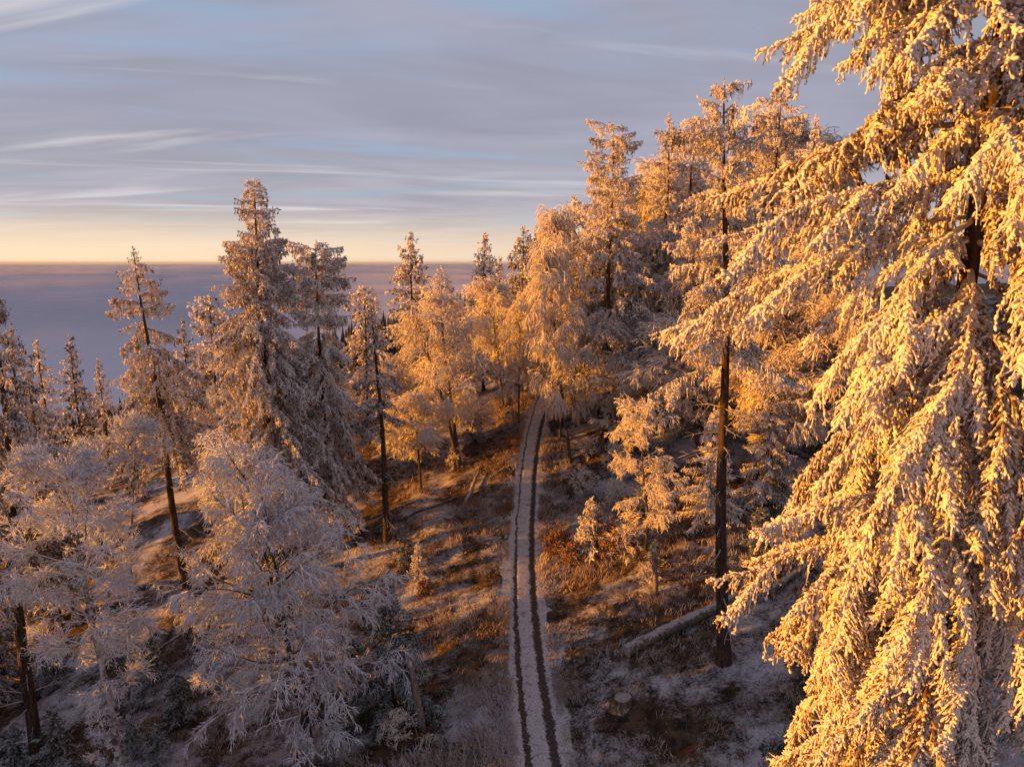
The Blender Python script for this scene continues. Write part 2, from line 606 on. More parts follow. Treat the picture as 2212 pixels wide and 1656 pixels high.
def fog_sheet(z, amp, alpha, seed, r0, r1):
    mb = MB()
    rr = np.geomspace(120, 90000, 210)
    na = 170
    A = np.concatenate([np.linspace(-0.75, 0.75, 110, endpoint=False), np.linspace(0.75, 2 * math.pi - 0.75, 60)])
    R, A2 = np.meshgrid(rr, A)
    x, y = R * np.sin(A2), R * np.cos(A2)
    f = 0.12 + np.clip(R / 4500, 0, 3.2)
    zz = z + f * amp * (fbm(x / 5200 + seed, y / 2600 + seed, 3) * 1.6 + 0.30 * fbm(x / 900 + 9, y / 700 + seed, 2)) - (R / 60000) ** 2 * 60
    n1, n2 = R.shape
    V = np.stack([x, y, zz], -1).reshape(-1, 3)
    i = np.arange(n1 - 1)[:, None] * n2 + np.arange(n2 - 1)[None]
    mb.add(V, np.stack([i, i + n2, i + n2 + 1, i + 1], -1).reshape(-1, 4))
    return tag(mb.build('fog', fog_mat('fog bank', alpha, 1 / 500.0, r0, r1), attr='tone'), kind='stuff')


for i, (z, amp, al, r0, r1) in enumerate([(-82, 14, 1.3, 600, 3000), (-73, 13, 0.8, 500, 2600), (-65, 12, 0.55, 450, 2200), (-58, 11, 0.40, 380, 1600), (-51, 10, 0.28, 320, 1200), (-44, 8, 0.18, 260, 900)]):
    fog_sheet(z, amp, al, i * 0.05, r0, r1)


def haze():
    v = [(x, y, z) for z in (-760, 60) for y in (-95000, 95000) for x in (-95000, 95000)]
    mb = MB()
    mb.add(v, [(0, 2, 3, 1), (4, 5, 7, 6), (0, 1, 5, 4), (2, 6, 7, 3), (0, 4, 6, 2), (1, 3, 7, 5)])
    m, t = new_mat('thin cold air')
    vol = t.node('ShaderNodeVolumePrincipled', {'Color': (0.62, 0.72, 1.0, 1), 'Density': 2.2e-5, 'Anisotropy': 0.2})
    t.node('ShaderNodeOutputMaterial', {1: vol.outputs[0]})
    return tag(mb.build('haze', m, smooth=False), kind='stuff')


haze()


def far_forest():
    rng = np.random.default_rng(77)
    mb = MB()
    n = 4200
    Y = 150 + 620 * rng.random(n) ** 1.3
    X = (rng.random(n) * 1.15 - 1.0) * (Y * 0.85 + 20)
    Z = land(X, Y)
    ok = (Z > -75) & ~((X < -20) & (Y < 190) & (rng.random(n) < 0.5))
    X, Y, Z = X[ok], Y[ok], Z[ok]
    n = len(X)
    H = rng.uniform(9, 19, n)
    tone = rng.random(n)
    T = 6                                         # tiers of a spruce, each a ragged skirt
    q = 6
    for k_ in range(T):
        u = k_ / T
        zt = Z + H * (0.10 + 0.90 * (1 - (u) ** 1.1)) - 0
        r = H * 0.17 * ((u + 0.10) ** 0.9) * rng.uniform(0.8, 1.25, n)
        a = rng.random(n)[:, None] * 6.28 + np.arange(q) * 2 * math.pi / q
        rr = r[:, None] * rng.uniform(0.55, 1.25, (n, q))
        ring = np.stack([X[:, None] + np.cos(a) * rr, Y[:, None] + np.sin(a) * rr,
                         (zt - H * 0.17)[:, None] - rr * 0.45], -1)
        top = np.stack([X, Y, zt], -1)[:, None]
        V = np.concatenate([top, ring], 1)
        b = (np.arange(n) * (q + 1))[:, None]
        j = np.arange(q)
        F3 = np.stack([b + 0 * j, b + 1 + j, b + 1 + (j + 1) % q], -1).reshape(-1, 3)
        tn = np.repeat(tone[:, None], q + 1, 1) * 0.5
        tn[:, 0] += 0.3
        mb.add(V.reshape(-1, 3), None, F3, tn.ravel())
    return tag(mb.build('far_forest', M['far_forest'], smooth=False), kind='stuff')


far_forest()

# ------------------------------------------------------------------ frosted boughs and spruces


def bough(seed, L, a0, a1, tip_up, tw, fl, fr, sp, fsp, hi=False, sides=4, hang=0.9, mb=None, twig_min=0.1, wood=True, lats=0, at_=None, thick=None, thatch=0.0):
    """a drooping, frost laden spruce bough along +X; hanging side twigs carry spindles of frosted needles"""
    rng = np.random.default_rng(seed)
    mb = mb or MB()
    k_ = 14
    t = np.linspace(0, 1, k_)
    ang = np.radians(a0 + (a1 - a0) * t ** 0.8 + tip_up * np.clip((t - 0.7) / 0.3, 0, 1) ** 1.5) + rng.normal(0, 0.05, k_)
    yaw = np.cumsum(rng.normal(0, 0.045, k_))
    d = np.stack([np.cos(ang) * np.cos(yaw), np.cos(ang) * np.sin(yaw), np.sin(ang)], -1)
    P = np.zeros((k_, 3))
    P[1:] = np.cumsum(d[:-1] * L / (k_ - 1), 0)
    if at_ is not None:                                  # a side bough: turned and moved to where it leaves the main one
        c_, s_ = math.cos(at_[1]), math.sin(at_[1])
        P = np.stack([P[:, 0] * c_ - P[:, 1] * s_, P[:, 0] * s_ + P[:, 1] * c_, P[:, 2]], -1) + at_[0]
    for j in range(lats):
        tj = 0.16 + 0.62 * (j + rng.random() * .6) / lats
        pj, tj_ = lerp_poly(P[None], np.array([[tj]]))
        el = math.degrees(math.asin(np.clip(tj_[0, 0, 2], -1, 1)))
        bough(seed * 31 + j + 1, L * (0.62 - 0.40 * tj) * rng.uniform(.8, 1.15), el * .6 - 4, el * .6 - 46, tip_up, tw * .8, fl, fr, sp, fsp, hi, sides, hang, mb, 0.12, wood,
              0, (pj[0, 0], (1 if j % 2 else -1) * rng.uniform(.5, .95)), thick, thatch)
    if wood:
        tubes(mb, P, (0.012 + 0.010 * L) * (1 - 0.85 * t), 5 if hi else 3, [0.35])
    # side twigs
    m = max(4, int(2 * L * (1 - twig_min) / sp))
    ti = np.sort(twig_min + (0.985 - twig_min) * rng.random(m))
    sd = np.where(np.arange(m) % 2 == 0, 1.0, -1.0)
    p, tg = lerp_poly(P[None], ti[None])
    p, tg = p[0], tg[0]
    side = nrm(np.cross(tg, [0, 0, 1.0])) * sd[:, None]
    taper = 0.30 + 0.70 * np.clip((1 - ti) / 0.55, 0, 1) ** 0.8
    taper = taper * (0.45 + 0.55 * np.clip(ti / 0.35, 0, 1))
    tl = tw * taper * rng.uniform(0.55, 1.25, m)
    td = tg * rng.uniform(0.35, 0.9, m)[:, None] + side * rng.uniform(0.35, 1.0, m)[:, None] + np.array([0, 0, 0.10])
    if thatch:                                           # many short flat twigs roof the bough, the others hang as ragged ropes
        short = rng.random(m) < thatch
        tl = np.where(short, np.minimum(tl, rng.uniform(0.22, 0.46, m)), tl * rng.uniform(0.5, 1.25, m))
        g_ = np.where(short, 0.30, 1.0)
        td = np.where(short[:, None], tg * 0.75 + side * rng.uniform(0.5, 1.0, m)[:, None] + np.array([0, 0, 0.12]), td)
        TP = np.zeros((m, 7, 3))
        for sh in (True, False):
            w_ = short == sh
            if w_.any():
                TP[w_] = grow(rng, p[w_], td[w_], tl[w_], 7, hang * 4.2 * (0.28 if sh else 1.0), 0.12)
    else:
        TP = grow(rng, p, td, tl, 7, hang * 4.2 * rng.uniform(0.6, 1.3), 0.10)
    if wood:
        tubes(mb, TP, (thick or (0.014 if hi else 0.02)) * (1.15 - 0.7 * np.linspace(0, 1, 7)), 3, 0.35 + 0.5 * rng.random(m))
    # needles on the twigs
    cnt = np.maximum(2, (tl / fsp).astype(int))
    mx = cnt.max()
    jt = (np.arange(mx)[None] + rng.random((m, mx))) / cnt[:, None]
    keep = jt < 1.0
    q, tq = lerp_poly(TP, np.clip(jt, 0, 0.999))
    q, tq, jj = q[keep], tq[keep], jt[keep]
    n = len(q)
    dirs = tq * (0.95 if hi else 0.75) + rng.normal(0, 0.42 if hi else 0.48, (n, 3)) + np.array([0, 0, -0.12])
    sc = np.where(rng.random(n) < 0.6, rng.uniform(0.4, 0.85, n), rng.uniform(0.8, 1.55, n)) * (1.0 - 0.25 * jj)
    tone = np.clip(np.repeat(rng.random(m)[:, None], mx, 1)[keep] * 0.45 + rng.random(n) * 0.55, 0, 1)
    fingers(mb, q, dirs, fl * sc, fr * sc * rng.uniform(0.8, 1.2, n), tone, hi, sides)
    # ridge: stubby clumps along the bough itself, pointing outwards and up
    n = int(L / fsp * (2.2 if hi else 1.6))
    ti = 0.12 + 0.88 * rng.random(n)
    q, tq = lerp_poly(P[None], ti[None])
    q, tq = q[0], tq[0]
    dirs = tq * 0.8 + rng.normal(0, 0.5, (n, 3)) + np.array([0, 0, 0.22])
    sc = rng.uniform(0.6, 1.15, n)
    fingers(mb, q, dirs, fl * sc, fr * 1.1 * sc, 0.4 + 0.6 * rng.random(n), hi, sides)
    return mb


_lib = {}
LODS = {  # finger length, radius, twig spacing, finger spacing, sides
    'near': (0.15, 0.030, 0.11, 0.062, 3),
    'mid': (0.20, 0.046, 0.17, 0.092, 3),
    'far': (0.42, 0.115, 0.34, 0.28, 3),
    'young': (0.20, 0.032, 0.10, 0.10, 3),
}
LENS = (0.45, 0.9, 1.6, 2.4, 3.3, 4.4)


_bmesh = {}


def bough_obj_mesh(key, mat):
    if (key, mat.name) not in _bmesh:
        v, f4, f3, tn = bough_lib(*key)
        mb = MB()
        mb.add(v, f4, f3, tn)
        _bmesh[(key, mat.name)] = mb.mesh('bough', mat, smooth=False)
    return _bmesh[(key, mat.name)]


def bough_lib(lod, li, var, a0, a1, hang, tw):
    key = (lod, li, var, a0, a1, hang, tw)
    if key not in _lib:
        fl, fr, sp, fs, sd = LODS[lod]
        L = LENS[li]
        mb = bough(hash((lod, li, var)) % 99991 if False else (li * 131 + var * 17 + len(lod)), L, a0, a1, 28, tw * (0.30 + 0.42 * min(L, 3.2) / 2), fl, fr, sp, fs, sides=sd, hang=hang, lats=(2 if L > 2 and lod in ('mid', 'near') else 0))
        _lib[key] = mb.data()
    return _lib[key]


def crown_mb(rng, H, cb, R, p=0.85, lod='mid', droop=(-6, -48), hang=0.9, tw=1.0, whorl=0.55, per=5.5, rough=0.35, gaps=0.12, top_flat=0.0, cz=None, lean=None, arms=(), lens_min=0.3, own=None):
    """crown of a spruce of height H whose branches begin at cb*H; R = radius at the crown's base"""
    mb = MB()
    zb = cb * H
    z = H - 0.35
    lean = lean or (lambda z: (0.0, 0.0))

    def put(z, az, L, da=0.0):
        li = int(np.argmin([abs(math.log(L / l)) for l in LENS]))
        d0, d1 = droop
        uu = (H - z) / (H - zb)
        # young top shoots point up, old low boughs hang
        j = int(np.clip(uu * 3, 0, 2))
        a0 = (28, d0 + 6, d0)[j]
        a1 = (-8, d1 * 0.75, d1)[j]
        key = (lod, li, 0 if lod in ('mid', 'near') else int(rng.integers(0, 2)), a0, a1, hang, tw)
        s = L / LENS[li]
        if own is not None:                              # a bough of its own, sharing its mesh with those like it
            if own[2] >= 296: return
            own[2] += 1
            o = link('bough', bough_obj_mesh(key, own[1]), own[0])
            ox, oy = lean(z)
            o.location = (ox, oy, z)
            o.rotation_euler = (rng.normal(0, 0.12), -math.radians(rng.normal(0, 6) + da), az)
            o.scale = (s, 0.75 + 0.25 * s, 0.65 + 0.35 * s)
            return
        v, f4, f3, tn = bough_lib(*key)
        c_, s_ = math.cos(az), math.sin(az)
        b = math.radians(rng.normal(0, 6) + da)
        x = v[:, 0] * s
        y = v[:, 1] * (0.7 + 0.3 * s) * (1 if rng.random() < 0.5 else -1)
        zz = v[:, 2] * (0.6 + 0.4 * s)
        x2 = x * math.cos(b) - zz * math.sin(b)
        z2 = x * math.sin(b) + zz * math.cos(b)
        ox, oy = lean(z)
        V = np.stack([ox + x2 * c_ - y * s_, oy + x2 * s_ + y * c_, z + z2], -1)
        mb.add(V, f4, f3, np.clip(tn + rng.normal(0, 0.12), 0, 1))
    # leader
    n = 26 if lod != 'far' else 14
    fl, fr, *_ = LODS[lod]
    ox, oy = lean(H)
    tz = H - 1.3 * rng.random(n) ** 1.0
    q = np.stack([np.full(n, ox), np.full(n, oy), tz], -1)
    dd = rng.normal(0, 0.6, (n, 3)) + np.array([0, 0, 0.75])
    fingers(mb, q, dd, np.full(n, fl * 0.95), np.full(n, fr * 1.05), 0.4 + 0.6 * rng.random(n), False, 4)
    while z > zb:
        uu = (H - z) / (H - zb)
        r = R * max(uu, 0.015) ** p
        if uu < 0.25: r = max(r, top_flat * (uu / 0.25) ** 0.35)
        nb = per * (0.5 + 0.5 * min(1, uu * 3)) * (1 if uu < 0.93 else 0.6)
        nb = int(nb + rng.random())
        a_off = rng.random() * 6.28
        for b in range(nb):
            if rng.random() < gaps: continue
            az = a_off + b * 6.283 / nb + rng.normal(0, 0.25)
            L = max(lens_min, 1.45 * r * rng.uniform(1 - rough, 1 + rough * 0.55))
            if rng.random() < 0.06: L *= 1.25
            put(z + rng.normal(0, 0.12), az, L)
        z -= whorl * (0.65 + 0.5 * min(1, uu * 2)) * rng.uniform(0.75, 1.3)
    for (zf, az, L, da) in arms:
        put(H * zf, az, L, da)
    return mb


def trunk_mb(H, r0, lean=None, k_=14, sides=9, rt=0.025, z0=-0.6):
    mb = MB()
    t = np.linspace(0, 1, k_)
    z = z0 + (H - z0) * t
    lx = np.array([(lean(a) if lean else (0, 0)) for a in z])
    R = rt + (r0 - rt) * (1 - t) ** 0.85
    R[0] *= 1.45
    if k_ > 10:
        R[1] *= 1.05
    tubes(mb, np.stack([lx[:, 0], lx[:, 1], z], -1), R, sides)
    return mb


_proto = {}


def spruce(top, Y, label, R, cb=0.2, base_px=None, seed=0, lod='mid', group=None, r0=None, name='spruce_tree', mat=None,
           copy_key=None, dead=0, dead_z=(0.1, 0.6), **kw):
    """place a spruce by the pixel of its tip and its distance; its base stands on the land"""
    tp = at(top[0], top[1], Y)
    bx = tp[0] if base_px is None else base_px
    zb = lz(bx, Y)
    H = tp[2] - zb
    t = thing(name, label, 'tree', (bx, Y, zb), group)
    rng = np.random.default_rng(seed + 1000)
    dxl = tp[0] - bx
    lean = lambda z: (dxl * max(0, z / H) ** 1.0 + 0.10 * math.sin(z * 0.35 + seed), 0.08 * math.sin(z * 0.3 + 2 * seed))
    if copy_key and copy_key in _proto:
        src, H0 = _proto[copy_key]
        for ch in src.children:
            c = ch.copy()
            COL.objects.link(c)
            c.parent = t
        s = H / H0
        t.scale = (s * kw.get('fat', 1.0), s * kw.get('fat', 1.0), s)
        t.rotation_euler.z = rng.random() * 6.28
        return t
    kw.pop('fat', None)
    r0 = r0 or 0.0105 * H + 0.02
    trunk_mb(H * 0.99, r0, lean).build('trunk', M['bark'], t)
    if lod in ('mid', 'near'):
        crown_mb(rng, H, cb, R, lod=lod, lean=lean, own=[t, mat or M['frost'], 0], **kw).build('leader', mat or M['frost'], t, smooth=False)
    else:
        crown_mb(rng, H, cb, R, lod=lod, lean=lean, **kw).build('crown', mat or M['frost'], t, smooth=False)
    if dead:
        dm = dead_meshes()
        for i in range(dead):
            z = H * (dead_z[0] + (dead_z[1] - dead_z[0]) * rng.random())
            b = link('dead_branch', dm[int(rng.integers(0, len(dm)))], t)
            ox, oy = lean(z)
            b.location = (ox, oy, z)
            b.rotation_euler = (0, 0, rng.random() * 6.28)
            b.scale = (rng.uniform(0.5, 1.3),) * 3
    if copy_key:
        _proto[copy_key] = (t, H)
    return t


_dead = []


def dead_meshes():
    """bare, frosted dead branches that stick out of a trunk"""
    if not _dead:
        for s in range(5):
            rng = np.random.default_rng(300 + s)
            mb = MB()
            P = grow(rng, np.zeros((1, 3)), np.array([[1, 0, 0.05 - 0.1 * s / 4]]), np.array([1.9]), 8, 0.25, 0.07, up=0.1)
            tubes(mb, P, 0.032 * (1 - 0.75 * np.linspace(0, 1, 8)), 5, [0.6])
            m_ = 5
            p, tg = lerp_poly(P, np.sort(0.3 + 0.65 * rng.random((1, m_))))
            p, tg = p[0], tg[0]
            Q = grow(rng, p, tg + rng.normal(0, 0.6, (m_, 3)), 0.25 + 0.45 * rng.random(m_), 4, 0.4, 0.12)
            tubes(mb, Q, 0.014, 3, np.full(m_, 0.6))
            _dead.append(mb.mesh('dead_branch', M['dead_twig']))
    return _dead


# ------------------------------------------------------------------ bare trees with hoar frosted twigs


def decid_mbs(seed, H, R, cb=0.3, trunks=1, lean=(0, 0), r0=0.16, weep=0.2, limbs=22, n2=8, n3=7, n4=6, tl3=1.1, tl4=0.5, tr=0.016,
              up0=45, prof=None, flat=0.0, l0k=14, z_jit=1.0, trunk_bend=0.25, sub=1.0, min_elev=-5):
    rng = np.random.default_rng(seed)
    wood, twig = MB(), MB()
    prof = prof or (lambda u: math.sin(math.pi * min(1, max(0.0, 0.12 + 0.80 * u))) ** 0.8)
    stems = []
    for j in range(trunks):
        t = np.linspace(0, 1, l0k)
        a = rng.random() * 6.28
        sp = (0.05 + 0.10 * (j > 0)) * H
        ox = lean[0] * t + np.cumsum(rng.normal(0, trunk_bend * 0.12, l0k)) + math.cos(a) * sp * t ** 1.5 * (trunks > 1)
        oy = lean[1] * t + np.cumsum(rng.normal(0, trunk_bend * 0.12, l0k)) + math.sin(a) * sp * t ** 1.5 * (trunks > 1)
        P = np.stack([ox - ox[0], oy - oy[0], -0.4 + (H * (0.93 - 0.08 * (j > 0)) + 0.4) * t], -1)
        Rr = r0 * (1 - 0.05 * j) * (1 - 0.88 * t) ** 0.9
        Rr[0] *= 1.4
        tubes(wood, P, Rr, 8, [0.4])
        stems.append(P)
    P0, D0, L0, rr = [], [], [], []
    for i in range(limbs):
        st = stems[i % trunks]
        u = ((i + rng.random()) / limbs) ** 0.85                       # 0 at the crown base, 1 at the top
        tt = cb + (0.985 - cb) * u
        p, tg = lerp_poly(st[None], np.array([[tt]]))
        az = i * 2.4 + rng.normal(0, 0.3)
        el = math.radians(max(min_elev, up0 * (0.45 + 0.7 * u) + rng.normal(0, 8)))
        D0.append([math.cos(az) * math.cos(el), math.sin(az) * math.cos(el), math.sin(el)])
        P0.append(p[0, 0])
        L0.append(max(0.5, R * prof(u) * rng.uniform(0.75, 1.15)))
        rr.append(0.011 * L0[-1] + 0.012)
    P0, D0, L0, rr = map(np.array, (P0, D0, L0, rr))
    B1 = grow(rng, P0, D0, L0, 9, weep * 0.9, 0.12, up=0.15)
    tubes(wood, B1, rr[:, None] * (1 - 0.8 * np.linspace(0, 1, 9))[None], 5, np.full(len(B1), 0.6))

    def spawn(B, L, n, lo, hi, ratio, lmin, spread, grav, k_, wig, fl=0.0):
        m = len(B)
        tt = np.sort(lo + (hi - lo) * rng.random((m, n)), 1)
        p, tg = lerp_poly(B, tt)
        p, tg = p.reshape(-1, 3), tg.reshape(-1, 3)
        ll = np.maximum(lmin, np.repeat(L, n) * ratio) * rng.uniform(0.6, 1.2, m * n) * (1.1 - 0.45 * tt.ravel())
        perp = rng.normal(0, 1, (m * n, 3))
        perp[:, 2] *= (1 - fl)
        perp = nrm(perp - tg * np.sum(perp * tg, -1, keepdims=True))
        d = tg * math.cos(spread) + perp * math.sin(spread)
        return grow(rng, p, d, ll, k_, grav, wig), ll
    B2, L2 = spawn(B1, L0, n2, 0.18, 0.99, 0.42, 0.5, 0.75, weep * 1.2, 6, 0.12, flat)
    tubes(twig, B2, (tr * 1.7) * (1 - 0.5 * np.linspace(0, 1, 6)), 4, np.full(len(B2), 0.55))
    B3, L3 = spawn(B2, L2, n3, 0.12, 0.99, 0.0, tl3, 0.70, weep * 3.0, 5, 0.13, flat)
    tubes(twig, B3, tr * (1.15 - 0.3 * np.linspace(0, 1, 5)), 3, rng.random(len(B3)) * 0.5 + 0.3)
    if n4:
        B4, L4 = spawn(B3, L3, n4, 0.15, 0.99, 0.0, tl4, 0.70, weep * 2.5, 3, 0.16, flat)
        dv = B4[:, -1] - B4[:, 0]
        fingers(twig, B4[:, 0], dv, np.linalg.norm(dv, axis=1), np.full(len(B4), tr * 1.15), rng.random(len(B4)) * 0.7 + 0.3, False, 3)
    return wood, twig


def decid(top, Y, label, R, name='birch_tree', cat='tree', seed=0, bark=None, tmat=None, base_x=None, copy_key=None, group=None, fat=1.0, base=None, **kw):
    tp = at(top[0], top[1], Y)
    bx = tp[0] if base_x is None else base_x
    zb = lz(bx, Y)
    H = tp[2] - zb
    t = thing(name, label, cat, (bx, Y, zb), group)
    if copy_key and copy_key in _proto:
        src, H0 = _proto[copy_key]
        for ch in src.children:
            c = ch.copy()
            COL.objects.link(c)
            c.parent = t
        s = H / H0
        t.scale = (s * fat, s * fat, s)
        t.rotation_euler.z = np.random.default_rng(seed).random() * 6.28
        return t
    kw.setdefault('lean', (tp[0] - bx, 0))
    wood, twig = decid_mbs(seed, H, R, **kw)
    wood.build('trunk', bark or M['bark_beech'], t)
    twig.build('crown', tmat or M['frost_twig'], t)
    if copy_key:
        _proto[copy_key] = (t, H)
    return t
# ------------------------------------------------------------------ the great spruce at the right
GX, GY = at(2080, 700, 14.2)[0], 14.2
gz = lz(GX, GY)
GH = 15.5 + CAMZ - gz
giant = thing('spruce_tree', 'huge frost laden spruce with hanging golden boughs, filling the right side', 'tree', (GX, GY, gz))
glean = lambda z: (0.15 * math.sin(z * 0.3), 0.1 * math.sin(z * 0.25 + 1))
trunk_mb(GH, 0.34, glean, 20, 12).build('trunk', M['bark'], giant)
GB = []
for s, (L, a0, a1, tu, tw) in enumerate([(1.2, 20, -20, 20, .42), (1.3, 8, -40, 20, .5), (2.2, 8, -30, 24, .65), (2.3, -4, -52, 26, .75),
                                         (3.2, 2, -36, 30, .85), (3.3, -10, -66, 30, 1.1), (4.3, 0, -42, 34, 1.0), (4.3, -14, -74, 24, 1.25),
                                         (5.4, -4, -50, 40, 1.15), (5.2, -18, -82, 20, 1.35), (6.6, -6, -62, 40, 1.2)]):
    GB.append((L, bough(900 + s, L, a0, a1, tu, tw, 0.105, 0.0265, 0.080, 0.046, hi=True, sides=4, hang=1.0, thick=0.020, thatch=0.6, lats=(0, 0, 2, 2, 3, 3, 3, 4, 4, 4, 4)[s]).mesh('bough', M['frost_near'])))
rng = np.random.default_rng(4)
z = GH - 0.6
nb_total = 0
while z > 5.5:
    u_ = (GH - z) / GH
    r = 3.3 + 3.9 * u_ ** 0.70
    r = min(r, 5.5)
    nb = int(5.4 + rng.random())
    a0 = rng.random() * 6.28
    for b in range(nb):
        if nb_total >= 292 or rng.random() < 0.10: continue
        az_ = a0 + b * 6.283 / nb + rng.normal(0, 0.3)
        if math.cos(az_ - math.atan2(-GY, -GX)) < -0.2 and rng.random() < 0.45: continue
        L = r * rng.choice([rng.uniform(0.85, 1.15), rng.uniform(0.35, 0.8)], p=[.66, .34])
        if rng.random() < 0.05: L *= 1.2
        flat = 0.6 if u_ < 0.38 else 0.06                     # high boughs stand out, low ones hang
        c_ = sorted(range(len(GB)), key=lambda i: abs(GB[i][0] - L) + 0.9 * rng.random() + (1.0 if (i % 2 == 1) == (rng.random() < flat) else 0))[0]
        o = link('bough', GB[c_][1], giant)
        zz = z + rng.normal(0, 0.22)
        ox, oy = glean(zz)
        o.location = (ox, oy, zz)
        o.rotation_euler = (rng.normal(0, 0.22), rng.normal(0.33 if u_ > 0.42 else 0.02, 0.17), az_)
        s = L / GB[c_][0]
        o.scale = (s, 0.3 + 0.7 * s, 0.5 + 0.5 * s)
        nb_total += 1
    z -= 0.60 * rng.uniform(0.7, 1.35)

for (zz, az_, i, s) in ((CAMZ + 0.4 - gz, 2.75, 10, 1.0), (CAMZ + 1.5 - gz, 3.0, 8, 1.05), (CAMZ - 6.2 - gz, 2.95, 8, 0.95), (CAMZ - 5.0 - gz, 3.3, 6, 1.05)):
    o = link('bough', GB[i][1], giant)
    o.location = (0, 0, zz)
    o.rotation_euler = (0, -0.22, az_)
    o.scale = (s, s, s)

# ------------------------------------------------------------------ spruces, from left to right
spruce((-25, 560), 32.5, 'tall dark frosted spruce cut off by the left edge, trunk lit orange', 2.7, mat=M['frost_shaded'], cb=0.42, seed=1, lod='near', r0=0.34, base_px=-25.6, dead=22, dead_z=(0.02, 0.36), rough=0.45, gaps=.2)
spruce((290, 535), 52, 'slim spruce with drooping tiers and bare lower trunk, left of the tallest left spruce', 4.0, cb=0.42, seed=2, rough=0.5, gaps=0.22, p=0.8, r0=0.33,
       base_px=-26.6, droop=(-14, -58), whorl=0.62, dead=14, dead_z=(0.05, 0.45))
spruce((545, 385), 50, 'tallest spruce on the left with broken crooked tip and dense frosted boughs', 5.1, cb=0.14, seed=3, p=0.78, rough=0.40, gaps=0.08, r0=0.38,
       droop=(-14, -58), whorl=0.42, per=6.6, top_flat=1.3, arms=((.985, 0.1, 1.5, 12), (.975, -0.5, 1.4, 5), (.93, 3.3, 1.8, 0)))
spruce((680, 520), 53, 'dark spruce with level snowy arms near its tip, just right of the tallest left spruce', 3.5, cb=0.2, seed=4, p=0.62, rough=0.4, gaps=0.15,
       droop=(-14, -58), top_flat=2.2, arms=((.97, 3.1, 2.6, 10), (.96, 0.0, 2.2, 6)))
spruce((80, 735), 74, 'small pointed spruce near the left edge against the fog', 3.2, cb=0.05, seed=5, lod='far', whorl=.7, copy_key='s_a')
spruce((150, 725), 82, 'golden lit small spruce between the left edge and the slim spruce', 3.2, cb=0.05, seed=6, lod='far', copy_key='s_a')
spruce((212, 775), 92, 'tip of a little spruce peeping out beside the slim drooping spruce', 3, seed=7, lod='far', copy_key='s_a')
spruce((395, 690), 88, 'small golden spruce half hidden between slim and tallest left spruces', 3, seed=8, lod='far', copy_key='s_a', fat=1.1)
spruce((60, 800), 52, 'dark shaded spruce at the left edge below the small pointed spruces', 3.2, cb=.05, seed=9, lod='mid', mat=M['frost_shaded'], copy_key='s_d', droop=(-14, -58))
spruce((785, 620), 80, 'blunt golden spruce top above the thin dark bare trunk', 3.4, cb=0.25, seed=10, lod='far', top_flat=1.6, copy_key='s_b')
spruce((805, 665), 53.3, 'ragged shaded spruce on a long bare black trunk beside the round birch', 1.8, mat=M['frost_shaded'], cb=0.50, seed=11, r0=0.30, base_px=-10.2, rough=.5, gaps=.3, dead=24, dead_z=(.03, .6))
spruce((887, 500), 84, 'bushy frosted spruce standing behind the round golden birch against the fog', 4.3, cb=0.1, seed=12, lod='far', droop=(8, -28), hang=0.6, copy_key='s_c', whorl=.65, p=.75)
spruce((955, 572), 108, 'tiny distant spruce between the bushy spruce and the bent tip spruce', 3.5, seed=13, lod='far', copy_key='s_c')
spruce((1045, 502), 86, 'pointed spruce with its tip bent right, behind the two golden birches', 4.0, cb=0.1, seed=14, lod='far', droop=(-18, -60), p=.9, base_px=at(1040, 502, 86)[0])
spruce((1078, 555), 104, 'dark spruce tucked close behind the bent tip spruce', 3.6, seed=15, lod='far', copy_key='s_a')
spruce((1130, 487), 98, 'level armed golden spruce on the skyline left of the big golden trees', 4, seed=16, lod='far', copy_key='s_c', fat=0.9)
spruce((1167, 500), 102, 'narrow dark spruce tip on the skyline touching the big golden trees', 4, seed=17, lod='far', copy_key='s_b')
spruce((1325, 268), 64, 'tall thin topped golden spruce, first high one right of the track', 4.6, cb=0.25, seed=18, p=0.75, rough=0.55, gaps=0.3, top_flat=2.0, r0=.32,
       arms=((.985, 3.0, 2.6, 16), (.95, 0.2, 2.2, 5), (.93, 3.3, 2.4, 0)), droop=(2, -34))
spruce((1447, 242), 70, 'slender golden spruce rising behind, with a narrow spire', 3.4, cb=0.2, seed=19, lod='mid', gaps=.25, rough=.5, p=.8)
spruce((1497, 255), 66, 'flat topped spruce with brownish shaded flank between two taller spires', 4.2, cb=0.2, seed=20, lod='mid', gaps=.2, rough=.5, top_flat=1.8)
spruce((1568, 170), 31.2, 'tall lanky spruce with long bare trunk in front of the right hand forest', 2.5, cb=0.52, seed=21, lod='near', gaps=0.30, rough=0.5, p=0.55, r0=0.33, whorl=.62,
       base_px=10.5, top_flat=1.6, droop=(2, -34), dead=44, dead_z=(.08, .55), arms=((.955, 3.1, 1.2, 10), (.93, .3, 1.3, 5)))
spruce((1690, 196), 62, 'golden spruce with wide level top arms beside the huge right spruce', 4.4, cb=0.2, seed=22, lod='mid', gaps=.25, rough=.5, top_flat=2.2)
# trees that fill the wood behind
spruce((1240, 420), 74, 'golden spruce half hidden left of the thin topped spruce', 4, seed=23, lod='far', copy_key='s_c')
spruce((1760, 250), 56, 'frosted spruce crown showing just left of the huge spruce', 4.2, cb=.15, seed=24, lod='mid', copy_key='s_m')
spruce((1385, 420), 82, 'shaded spruce behind the gap between tall golden spruces', 4, seed=25, lod='mid', copy_key='s_m')
spruce((1630, 330), 80, 'frosted spruce deep in the wood behind the lanky spruce', 4, seed=26, lod='mid', copy_key='s_m')

